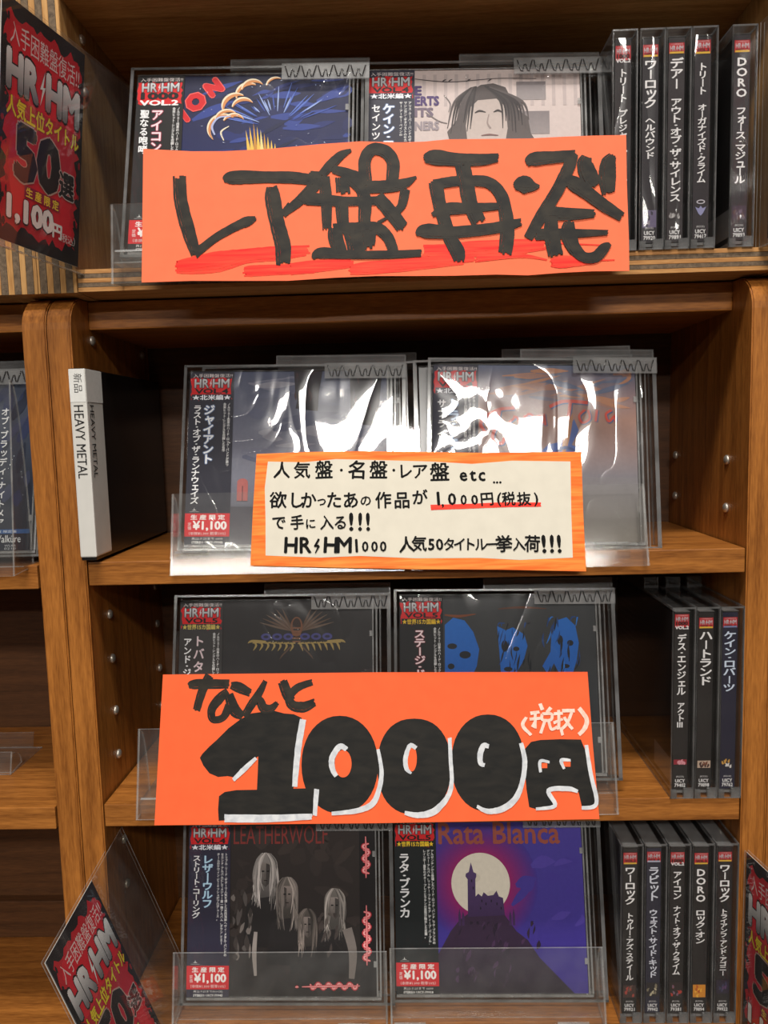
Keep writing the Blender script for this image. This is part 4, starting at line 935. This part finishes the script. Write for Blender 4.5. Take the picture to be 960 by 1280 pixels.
BIG_RED = [[(20.9, 8.7, 7.3),(30.5, 9.3, 10.2),(47.4, 11.2, 12.6),(64.3, 14.1, 9.0),(82.3, 15.1, 8.7),(101.9, 16.4, 6.3)], [(63.1, 4.4, 5.6),(68.7, 4.8, 6.8),(86.7, 5.1, 6.3),(105.7, 5.6, 7.0)], [(89.9, 5.0, 7.2),(106.7, 6.4, 7.5),(128.5, 7.9, 6.0)], [(127.3, 2.9, 4.8),(134.5, 4.0, 7.4),(156.8, 5.1, 7.7),(196.7, 7.8, 6.4)], [(171.5, 13.5, 7.8),(186.4, 12.6, 9.6),(206.5, 14.0, 9.5),(235.4, 14.1, 8.3)], [(158.0, 5.3, 4.5),(182.2, 7.0, 5.2),(203.1, 8.3, 4.3)], [(216.2, 14.8, 7.8),(229.7, 14.5, 8.7),(245.9, 14.9, 5.8)], [(245.0, 16.3, 1.0),(279.0, 13.6, 0.7)], [(203.1, 8.3, 5.2),(230.4, 8.7, 2.6),(246.3, 5.7, 0.9)], [(248.4, 3.7, 4.3),(254.5, 4.0, 7.5),(266.1, 4.3, 5.8),(274.2, 4.3, 3.9)], [(274.2, 4.3, 1.0),(286.7, 4.3, 0.7)]]
PRICE_ORIGIN = (-0.1746, -0.0125, 1.0912)
PRICE_LEAN = 17.0
PRICE_OUTLINE = [(-0.0, 0.0),(149.1, -0.2),(296.9, 0.8),(295.8, 48.6),(295.5, 96.1),(150.6, 98.2),(2.0, 99.1)]
PRICE_BLACK = [[(20.2, 90.7, 3.5),(25.5, 92.1, 6.7),(48.2, 91.8, 6.1)], [(34.7, 98.0, 6.4),(29.9, 87.7, 6.1),(26.3, 74.6, 5.2)], [(49.6, 91.0, 4.6),(55.0, 89.6, 7.2),(63.3, 85.6, 5.2)], [(47.7, 87.4, 4.3),(42.1, 82.3, 6.6),(36.9, 75.3, 5.8),(37.9, 68.5, 4.9),(44.8, 69.4, 4.9),(49.1, 77.1, 6.3)], [(48.4, 84.8, 6.3),(52.6, 74.4, 8.0),(58.7, 69.9, 5.2)], [(73.9, 93.7, 3.2),(69.7, 85.7, 5.2),(64.5, 78.1, 5.7),(59.3, 69.9, 4.9)], [(65.1, 79.4, 5.7),(69.8, 80.6, 5.7),(72.8, 75.4, 6.3),(78.1, 75.1, 5.2),(82.4, 78.9, 3.2)], [(85.6, 93.5, 6.6),(88.6, 85.4, 7.2),(91.5, 80.0, 6.6)], [(106.6, 92.3, 4.3),(96.5, 88.9, 5.2),(90.7, 82.8, 5.7),(92.6, 77.0, 6.6),(100.3, 75.6, 7.1),(108.2, 78.7, 5.1)]]
DIGIT_ONE = [(64.6, 72.0),(72.5, 72.9),(80.5, 73.4),(87.1, 71.6),(93.7, 71.0),(99.3, 68.4),(98.4, 62.3),(95.8, 43.5),(93.7, 22.4),(106.9, 22.5),(108.2, 16.1),(106.7, 5.2),(88.9, 4.2),(63.1, 3.0),(43.5, 2.5),(42.9, 9.5),(43.3, 18.1),(47.2, 20.8),(55.0, 21.9),(69.0, 22.0),(69.4, 33.8),(69.6, 43.6),(62.5, 38.9),(53.5, 30.1),(48.9, 31.0),(42.4, 30.5),(36.4, 33.0),(32.1, 38.1),(29.6, 43.1),(31.1, 45.6),(36.0, 50.5),(41.1, 54.9),(48.9, 62.4),(56.7, 68.0)]
ZEROS = [[(151.1, 37.2),(150.7, 31.8),(149.7, 26.9),(148.2, 22.4),(146.1, 18.3),(143.5, 14.7),(140.5, 11.7),(137.1, 9.3),(133.4, 7.5),(129.3, 6.5),(124.9, 6.2),(120.6, 6.6),(116.5, 7.7),(112.8, 9.6),(109.4, 12.0),(106.4, 15.1),(103.9, 18.8),(101.8, 22.9),(100.3, 27.5),(99.4, 32.4),(99.1, 37.8),(99.4, 43.3),(100.3, 48.2),(101.8, 52.8),(103.8, 57.0),(106.4, 60.7),(109.5, 63.8),(112.9, 66.3),(116.7, 68.1),(120.8, 69.2),(125.3, 69.5),(129.8, 69.1),(133.9, 67.9),(137.7, 66.0),(141.1, 63.4),(144.1, 60.2),(146.6, 56.4),(148.6, 52.2),(150.0, 47.5),(150.9, 42.6)], [(200.1, 35.3),(199.7, 29.2),(198.7, 24.2),(197.3, 19.9),(195.3, 16.0),(193.0, 12.7),(190.2, 10.0),(187.0, 7.8),(183.5, 6.3),(179.5, 5.3),(174.6, 5.1),(169.7, 5.4),(165.8, 6.4),(162.3, 8.1),(159.3, 10.3),(156.6, 13.1),(154.4, 16.5),(152.7, 20.4),(151.4, 24.8),(150.7, 29.8),(150.5, 35.9),(150.9, 42.1),(151.8, 47.1),(153.2, 51.6),(155.1, 55.5),(157.4, 58.9),(160.2, 61.8),(163.5, 64.0),(167.1, 65.7),(171.1, 66.6),(176.1, 66.9),(181.1, 66.5),(185.1, 65.4),(188.7, 63.7),(191.8, 61.3),(194.4, 58.4),(196.6, 54.9),(198.3, 51.0),(199.4, 46.5),(200.1, 41.5)], [(249.5, 37.0),(249.0, 31.4),(247.9, 26.5),(246.3, 22.1),(244.2, 18.1),(241.7, 14.6),(238.7, 11.7),(235.5, 9.3),(231.9, 7.6),(228.0, 6.6),(223.7, 6.3),(219.4, 6.7),(215.6, 7.8),(212.1, 9.6),(209.0, 12.0),(206.4, 15.0),(204.1, 18.6),(202.4, 22.6),(201.2, 27.1),(200.5, 32.0),(200.4, 37.6),(200.9, 43.2),(201.9, 48.1),(203.4, 52.7),(205.5, 56.8),(208.0, 60.4),(211.0, 63.4),(214.3, 65.8),(218.0, 67.6),(221.9, 68.6),(226.3, 68.9),(230.8, 68.5),(234.6, 67.3),(238.1, 65.5),(241.2, 63.0),(243.9, 59.9),(246.1, 56.2),(247.8, 52.1),(248.9, 47.5),(249.5, 42.5)]]
HOLES = [[(133.2, 38.0),(133.1, 36.6),(132.9, 35.3),(132.5, 34.0),(132.1, 32.8),(131.5, 31.7),(130.8, 30.8),(130.0, 30.1),(129.2, 29.6),(128.3, 29.3),(127.4, 29.2),(126.5, 29.3),(125.7, 29.6),(124.8, 30.2),(124.1, 30.9),(123.4, 31.8),(122.8, 32.9),(122.4, 34.1),(122.0, 35.4),(121.8, 36.8),(121.8, 38.2),(121.8, 39.6),(122.0, 40.9),(122.4, 42.2),(122.9, 43.4),(123.5, 44.5),(124.2, 45.4),(124.9, 46.1),(125.8, 46.6),(126.6, 47.0),(127.5, 47.1),(128.4, 46.9),(129.3, 46.6),(130.1, 46.0),(130.9, 45.3),(131.6, 44.4),(132.1, 43.3),(132.6, 42.1),(132.9, 40.8),(133.1, 39.4)], [(177.3, 40.9),(177.2, 39.6),(177.1, 38.3),(176.9, 37.1),(176.6, 36.0),(176.2, 35.0),(175.8, 34.1),(175.3, 33.4),(174.8, 32.9),(174.3, 32.6),(173.8, 32.5),(173.2, 32.7),(172.7, 33.0),(172.3, 33.5),(171.8, 34.2),(171.4, 35.0),(171.1, 36.0),(170.9, 37.2),(170.7, 38.4),(170.6, 39.7),(170.6, 41.0),(170.7, 42.3),(170.8, 43.6),(171.0, 44.8),(171.3, 46.0),(171.7, 47.0),(172.1, 47.8),(172.6, 48.5),(173.1, 49.0),(173.6, 49.3),(174.2, 49.4),(174.7, 49.3),(175.2, 49.0),(175.7, 48.5),(176.1, 47.8),(176.5, 46.9),(176.8, 45.9),(177.0, 44.8),(177.2, 43.5),(177.3, 42.2)], [(222.3, 45.6),(222.2, 45.1),(222.2, 44.6),(222.1, 44.2),(222.0, 43.8),(221.9, 43.4),(221.8, 43.1),(221.6, 42.9),(221.5, 42.7),(221.3, 42.6),(221.2, 42.5),(221.0, 42.6),(220.9, 42.7),(220.7, 42.9),(220.6, 43.1),(220.5, 43.4),(220.4, 43.8),(220.3, 44.2),(220.3, 44.7),(220.3, 45.1),(220.3, 45.6),(220.3, 46.1),(220.4, 46.6),(220.5, 47.0),(220.6, 47.4),(220.7, 47.8),(220.8, 48.1),(220.9, 48.4),(221.1, 48.6),(221.3, 48.7),(221.4, 48.7),(221.6, 48.7),(221.7, 48.5),(221.8, 48.4),(222.0, 48.1),(222.1, 47.8),(222.2, 47.4),(222.2, 47.0),(222.3, 46.6),(222.3, 46.1)]]
YEN = [(250.0, 45.8),(254.5, 50.5),(260.8, 51.7),(274.3, 52.0),(288.0, 51.6),(290.4, 44.7),(291.7, 36.4),(293.4, 27.0),(295.9, 9.6),(286.1, 7.4),(284.3, 17.8),(277.2, 19.1),(265.0, 19.2),(269.3, 9.9),(255.3, 7.7),(251.1, 8.9),(249.9, 20.5),(249.4, 34.6)]
YEN_WINDOWS = [[(260.9, 36.8),(264.6, 36.8),(264.4, 33.5),(260.7, 33.5)], [(275.4, 38.0),(280.2, 38.0),(279.9, 34.2),(275.2, 34.3)]]
WHITE = [[(100.1, 67.4, 4.3),(96.7, 47.2, 4.2),(94.6, 23.7, 3.4)], [(68.3, 42.6, 2.3),(60.0, 35.2, 3.4),(52.9, 28.5, 2.5)], [(47.6, 4.0, 5.0),(76.0, 3.6, 4.7),(106.3, 4.5, 3.6)], [(109.5, 22.0, 3.4),(108.2, 5.2, 2.8)], [(130.1, 47.4, 3.1),(125.2, 49.3, 3.7),(120.0, 41.9, 3.9),(120.3, 34.5, 3.6),(122.9, 30.1, 2.8)], [(151.2, 47.1, 2.2),(153.3, 32.8, 2.8),(151.2, 20.5, 3.3),(146.6, 12.0, 3.9),(136.3, 7.9, 3.3),(119.5, 6.3, 2.2)], [(177.2, 47.4, 2.8),(172.9, 49.3, 2.8),(169.7, 41.3, 3.1),(170.2, 34.4, 2.8),(173.3, 31.3, 1.4)], [(199.8, 54.0, 2.5),(200.0, 39.6, 2.5),(200.2, 24.8, 2.8),(196.6, 15.1, 3.3),(187.4, 6.7, 4.4),(177.2, 4.7, 3.6),(168.3, 6.3, 2.5)], [(226.1, 47.9, 2.7),(222.6, 48.6, 3.5),(220.0, 43.3, 3.7),(220.1, 37.3, 3.2),(222.5, 35.9, 2.4)], [(247.7, 50.0, 2.7),(249.6, 38.1, 3.2),(247.0, 24.1, 3.2),(241.6, 13.7, 3.9),(232.9, 8.0, 3.9),(223.1, 6.7, 3.1),(216.5, 9.9, 2.0)], [(291.2, 48.2, 2.4),(293.0, 29.4, 2.6),(295.4, 10.7, 2.6),(285.5, 8.0, 2.3)], [(255.3, 7.7, 1.8),(268.1, 9.7, 2.6),(264.4, 19.2, 2.9),(277.2, 20.2, 3.1),(283.8, 18.4, 2.1)], [(259.8, 30.9, 1.8),(260.0, 38.0, 2.1),(266.1, 37.3, 1.6)], [(275.6, 32.9, 1.6),(274.1, 38.4, 2.4),(280.2, 38.3, 1.6)]]
PINK = [[(252.3, 66.7, 1.9),(249.5, 61.3, 2.4),(254.8, 54.9, 1.9)], [(287.9, 72.2, 2.9),(292.6, 64.9, 2.9),(291.0, 59.0, 2.9),(286.8, 54.8, 2.4)], [(254.9, 69.1, 2.4),(261.1, 70.0, 1.9)], [(254.1, 65.3, 2.0),(261.8, 65.9, 1.9)], [(258.3, 69.3, 1.9),(257.7, 59.4, 1.9)], [(255.7, 60.1, 1.9),(258.0, 63.6, 1.9)], [(261.8, 75.6, 2.4),(263.3, 71.4, 2.4)], [(269.1, 72.8, 2.4),(266.1, 69.5, 2.1)], [(262.9, 68.7, 1.9),(269.1, 68.6, 1.9),(268.6, 64.8, 1.9),(263.0, 64.9, 1.9),(262.9, 68.7, 1.9)], [(264.5, 64.1, 1.9),(261.2, 56.0, 2.0)], [(267.1, 64.1, 1.9),(268.5, 58.7, 1.9),(272.3, 59.8, 1.6)], [(270.6, 68.6, 1.9),(276.8, 69.0, 1.9)], [(274.2, 71.2, 1.9),(273.5, 59.8, 2.0),(271.4, 60.4, 1.6)], [(270.2, 62.6, 1.9),(276.6, 65.2, 1.6)], [(276.4, 70.6, 2.3),(285.1, 70.5, 2.3)], [(283.0, 69.6, 1.9),(279.2, 62.1, 2.0),(274.7, 58.0, 1.9)], [(277.6, 66.4, 1.9),(280.4, 61.5, 2.1),(282.7, 58.5, 1.9)], [(274.8, 59.8, 1.9),(275.9, 54.6, 1.9)]]
NOTE_ORIGIN = (-0.1019, -0.0125, 1.2665)
NOTE_LEAN = 17.0
NOTE_OUTLINE = [(0.0, 0.0),(55.4, -2.5),(106.7, -4.6),(157.7, -5.9),(214.7, -8.3),(215.4, 30.2),(216.8, 70.3),(150.7, 71.4),(71.7, 74.6),(34.5, 75.0),(2.9, 74.4),(1.0, 35.2)]
NOTE_INNER = [(9.8, 6.3),(45.1, 4.2),(70.9, 4.7),(106.9, 2.4),(147.9, 1.8),(173.3, -0.1),(206.8, 0.7),(207.7, 30.4),(209.3, 63.9),(171.4, 65.4),(145.2, 63.9),(119.0, 66.2),(87.5, 67.9),(55.8, 69.5),(34.5, 67.9),(10.6, 69.0),(8.7, 51.2),(9.5, 29.7)]
NOTE_GLYPHS = [('人', 19.9, 62.7, 10.7),('気', 33.3, 62.3, 10.7),('盤', 47.8, 62.2, 11.9),('名', 69.9, 61.6, 11.8),('盤', 83.8, 61.3, 11.8),('・', 59.3, 61.7, 7.3),('・', 93.8, 60.8, 7.2),('レ', 101.3, 60.0, 10.1),('ア', 110.9, 59.7, 10.1),('盤', 123.8, 58.8, 12.0),('e', 139.2, 56.9, 9.7),('t', 145.4, 56.7, 9.7),('c', 151.3, 56.6, 9.7),('.', 158.9, 53.8, 7.5),('.', 160.9, 53.7, 7.5),('.', 163.0, 53.7, 7.5),('欲', 17.7, 42.6, 10.6),('し', 29.7, 42.3, 10.6),('か', 37.6, 42.1, 10.6),('た', 54.4, 41.7, 10.6),('あ', 65.2, 41.4, 10.6),('作', 86.6, 40.9, 10.5),('品', 98.7, 40.6, 10.5),('っ', 46.2, 41.6, 7.2),('の', 75.1, 40.9, 7.2),('が', 110.4, 42.2, 9.5),('1', 122.4, 41.2, 10.0),(',', 125.1, 39.3, 7.5),('0', 131.3, 40.6, 8.7),('円', 153.9, 40.1, 8.7),('税', 167.9, 39.8, 8.7),('抜', 177.8, 39.5, 8.6),('0', 138.8, 40.0, 7.2),('0', 145.9, 39.8, 7.2),('(', 161.8, 40.7, 7.7),(')', 185.6, 40.1, 7.7),('で', 18.2, 27.6, 9.1),('手', 30.2, 27.4, 9.1),('入', 49.6, 26.9, 9.1),('る', 58.5, 26.7, 9.1),('に', 39.0, 26.4, 6.7),('!', 65.5, 27.2, 13.1),('!', 71.3, 27.0, 13.1),('!', 76.4, 26.9, 13.1),('H', 26.3, 12.7, 11.7),('R', 35.8, 12.5, 11.7),('H', 52.1, 12.2, 11.6),('M', 60.8, 12.0, 11.6),('1', 68.8, 11.4, 9.5),('0', 74.4, 10.7, 7.3),('0', 80.4, 10.6, 7.3),('0', 86.0, 10.5, 7.3),('人', 101.1, 11.3, 9.9),('気', 109.2, 11.6, 9.4),('5', 117.0, 11.1, 8.1),('0', 122.3, 11.0, 8.1),('タ', 128.5, 10.8, 8.1),('イ', 135.2, 10.7, 8.1),('ト', 141.6, 10.6, 8.1),('ル', 148.7, 10.4, 8.1),('一', 156.1, 10.2, 8.1),('入', 173.0, 9.9, 8.1),('挙', 163.5, 10.4, 10.3),('荷', 181.6, 10.0, 10.3),('!', 188.9, 9.9, 12.7),('!', 194.0, 9.8, 12.7),('!', 198.6, 9.7, 12.7)]
NOTE_BOLT = [[(44.5, 16.4, 1.3),(41.8, 11.4, 1.5)], [(41.4, 11.7, 1.3),(44.5, 11.9, 1.3)], [(44.5, 11.9, 1.5),(42.1, 7.1, 0.6)]]
NOTE_RED = [[(117.2, 35.4, 3.5),(139.9, 35.6, 3.2),(164.7, 36.0, 3.2),(188.4, 35.6, 2.7)]]

def card(name, label, origin, lean, outline, mat, t=0.0004):
    r = empty(name, origin, (-math.radians(lean), 0, 0)); tag(r, label, 'sign')
    m = MB()
    m.prism([(x * MM, z * MM) for x, z in outline], 1, 0.0, t)
    m.build('card_sheet', mat, r); return r
def paint(parent, name, mat, strokes, y, jag=0.16, strips=6, wn=0.03):
    fl = Flat()
    for i, s_ in enumerate(strokes): fl.ribbon(s_, (0, 0, 0), sm=7, jag=jag, strips=strips, wn=wn, bump=False); fl.L += 0.3
    return fl.build(name, parent, (0, y, 0), mat=mat)
big = card('paper_sign', 'wide orange card with huge black brush characters and red underlines, top row', BIG_ORIGIN, BIG_LEAN, BIG_OUTLINE, M['orange_card'])
paint(big, 'red_underline', M['red_marker'], BIG_RED, -0.15, jag=0.3)
paint(big, 'brush_lettering', M['black_paint'], BIG_BLACK, -0.42)
nt_ = card('paper_sign', 'white card with orange border and four handwritten lines, second row', NOTE_ORIGIN, NOTE_LEAN, NOTE_OUTLINE, M['orange_crayon'])
fl = Flat(); fl.poly(NOTE_INNER, (0, 0, 0)); fl.build('white_panel', nt_, (0, -0.1, 0), mat=M['note_paper'])
fl = Flat(); rn = random.Random(3)
for ch, x, z, sz in NOTE_GLYPHS:
    fl.char(ch, x, z, sz * (1.12 if ord(ch) > 255 else 1.25), (0, 0, 0), 0.022 if ord(ch) > 255 else 0.028, rot=rn.uniform(-.06, .06), sx=rn.uniform(.9, 1.0), bump=False)
for s_ in NOTE_BOLT: fl.ribbon(s_, (0, 0, 0), sm=3, bump=False)
fl.build('handwriting', nt_, (0, -0.25, 0), mat=M['pen'])
fl = Flat(); fl.L = 1
for s_ in NOTE_RED: fl.ribbon(s_, (0, 0, 0), sm=6, wn=0.04, jag=.1, strips=3)
fl.build('red_underline', nt_, (0, -0.3, 0), mat=M['red_marker'])
pr = card('paper_sign', 'orange card with giant black 1000 yen numerals edged in white, third row', PRICE_ORIGIN, PRICE_LEAN, PRICE_OUTLINE, M['orange_card2'])
fl = Flat()
for P in [DIGIT_ONE] + ZEROS + [YEN]: fl.poly(P, (0, 0, 0))
fl.build('numerals', pr, (0, -0.10, 0), mat=M['black_gouache'])
paint(pr, 'kana_lettering', M['black_paint'], PRICE_BLACK, -0.10, jag=0.12, strips=4)
fl = Flat()
for P in HOLES + YEN_WINDOWS: fl.poly(P, (0, 0, 0))
fl.build('counter', pr, (0, -0.35, 0), mat=M['orange_card2'])
paint(pr, 'white_highlight', M['white_paint'], WHITE, -0.65, jag=0.1, strips=2, wn=.06)
paint(pr, 'tax_note_lettering', M['pink_paint'], PINK, -0.55, jag=0.1, strips=2, wn=.06)

# ------------------------------------------------------------------ heavy metal divider
hm = empty('divider_case', (-0.2143, -0.008, 1.2712)); tag(hm, 'black divider case with white heavy metal label, standing at the left of the second row', 'divider')
MB().box(0.0003, 0.0104, 0.0003, 0.150, 0, 0.1245, bev=0.0008).build('case_body', M['black'], hm)
MB().box(-0.0001, 0.0108, -0.0001, 0.0265, 0.0022, 0.1242, bev=0.0009).build('label_wrap', M['white_box'], hm)
def hm_print(fl, w_, both):
    x = w_
    if both: fl.rect(0.4, w_ - 0.4, 103, 123.8, (226, 226, 222)); 
    # words run downwards, turned a quarter
    def down(t, cx, ztop, length, size, bold):
        V, F = glyph(t); fl.up()
        a, b = min(v[0] for v in V), max(v[0] for v in V); c, d = min(v[1] for v in V), max(v[1] for v in V)
        k = length / (b - a); q = size / (d - c)
        for ox, oz in fl.shifts(bold): fl.L += 0.12; fl._add([(cx + (y - (c + d) / 2 + oz) * q, ztop - (x_ - a + ox) * k) for x_, y in V], F, (28, 28, 30))
    down('HEAVY METAL', x * 0.5 if both else x * 0.26, 101, 47, 6.2, 0.012)
    if both: down('新品', x * 0.56, 121, 12.0, 5.4, 0.01)
fl = Flat(); hm_print(fl, 10.8, True); fl.build('spine_print', hm, (-0.1, -0.25, 0))
fl = Flat(); fl.rect(0.4, 26.0, 103, 123.8, (226, 226, 222)); hm_print(fl, 26.6, False); fl.build('side_print', hm, (11.0, 0, 0), (0, 0, math.pi / 2))

# ------------------------------------------------------------------ red price posters in clear sleeves
def poster_art(fl, W=72.0, H=118.0):
    fl.zs = 129.0 / 118.0; fl.xs = 69.0 / 72.0
    random.seed(21)
    fl.rect(0, W, 0, H, (26, 20, 24))
    splat(fl, 4.5, W - 4.5, 8, H - 7, (198, 22, 40), n=110, amp=0.045)
    splat(fl, 9, W - 9, 13, H - 12, (222, 28, 48), n=80, amp=0.04)
    for _ in range(26):
        x, z = random.choice([random.uniform(2, 7), random.uniform(W - 7, W - 2)]), random.uniform(6, H - 6); fl.disc(x, z, random.uniform(.5, 1.6), random.uniform(.5, 2.4), random.choice([(150, 16, 30), (30, 20, 24)]), n=7)
    fl.text('入手困難盤復活!!', 7, W - 5, H - 21, H - 10, (236, 214, 214), 0.0)
    bolt_logo(fl, 5.5, W - 5, H - 42.4, H - 24.4, (20, 16, 18), (20, 16, 18), bold=0.085)
    bolt_logo(fl, 5.5, W - 5, H - 42, H - 25, (236, 236, 238), (120, 120, 124), bold=0.06)
    fl.rect(8, W - 8, 36, H - 46, (206, 30, 60), (186, 24, 44))
    fl.text('人気上位タイトル', 5.5, W - 4, H - 55.5, H - 46, (60, 40, 10), 0.055); fl.text('人気上位タイトル', 5.5, W - 4, H - 55.5, H - 46, (238, 214, 40), 0.03)
    fl.text('50', 14, 50, 34.0, 60, (190, 160, 150), 0.075); fl.text('50', 14.2, 49.8, 34.3, 59.7, (26, 22, 26), 0.06)
    fl.text('選', 51, 65, 34.5, 48, (200, 180, 176), 0.06); fl.text('選', 51.2, 64.8, 34.7, 47.8, (34, 28, 30), 0.035)
    fl.rect(21, 52, 25.5, 31.5, (150, 24, 60)); fl.text('生 産 限 定', 22.5, 51, 26, 31, (244, 214, 60), 0.03)
    fl.text('1,100', 8, 46, 10.5, 23.5, (50, 14, 20), 0.085); fl.text('1,100', 8, 46, 11, 23.5, (244, 240, 240), 0.055)
    fl.text('円', 46.5, 54.5, 11.2, 18.5, (244, 240, 240), 0.045); fl.text('（税込）', 53.5, 67.5, 10.5, 15.4, (238, 226, 226), 0.0)
def sleeve(label, hinge, yaw, tilt, inner, front_right=True, clip=0.0):
    """clear sleeve standing out of the shelf; x local = outwards from the shelf; the poster faces local -y"""
    r = empty('price_poster', hinge, (0, 0, 0)); tag(r, label, 'poster', 'red price posters in clear sleeves')
    r.rotation_mode = 'QUATERNION'
    outw = Vector((math.sin(yaw[0]) * math.cos(yaw[1]), -math.cos(yaw[0]) * math.cos(yaw[1]), math.sin(yaw[1])))
    upv = Vector((math.sin(tilt), 0, math.cos(tilt)))
    upv = (upv - outw * upv.dot(outw)).normalized()
    # poster reads left to right along xd; faces n = -(y)
    xd = -outw if front_right else outw
    yd = upv.cross(xd)
    mtx = Matrix((xd, yd, upv)).transposed()
    r.rotation_quaternion = mtx.to_quaternion()
    W = 69.0
    # local frame: x along reading direction; hinge at the shelf end of the poster
    x0 = -W if False else 0
    off = (-W if front_right else 0.0)
    m = MB(); m.box(off * MM, (off + W) * MM, 0.0003, 0.0007, 0, 0.129, mat=0); m.build('poster_card', M['white_box'], r)
    fl = Flat(); poster_art(fl); fl.build('poster_print', r, (off, 0.24, 0))
    a = (off - 1.2) * MM; b = (off + W) * MM
    if front_right: b += inner
    else: a -= inner - 0.0012; b += 0.0012
    m = MB(); m.box(a, b, -0.0012, -0.0008, -0.004, 0.1305, mat=0, edge=1); m.build('sleeve_front', [M['sleeve'], M['edge']], r)
    m = MB(); m.box(a, b, 0.0012, 0.0016, -0.004, 0.1305, mat=0, edge=1); m.box(a, b, -0.0008, 0.0012, -0.004, -0.0032, mat=1)
    m.build('sleeve_back', [M['sleeve'], M['edge']], r)
    return r
M['sleeve'] = clear('pvc_sleeve', tint=(0.97, 0.97, 0.96), haze=0.012, ior=1.25, rough=0.03)
# hinge = lower shelf-side corner of the poster
sleeve('red price poster at top left, jutting from the plywood bookcase', (-0.2050, -0.004, 1.4590), (-math.radians(14), math.radians(2.5)), math.radians(5.0), 0.062)
T17 = math.radians(17)
sleeve('tilted red price poster at bottom left', (-0.2130 + math.sin(T17) * 0.129, -0.0125, 1.0620 - math.cos(T17) * 0.129), (math.radians(0.5), math.radians(-6.5)), -T17, 0.055)
sleeve('red price poster at bottom right beside the standing CDs', (0.2222, -0.004, 0.9340), (math.radians(8), 0.0), 0.0, 0.0, front_right=False)
sleeve('red price poster cut off at the top right edge', (0.2250, -0.006, 1.4620), (math.radians(8), 0.0), 0.0, 0.010, front_right=False)
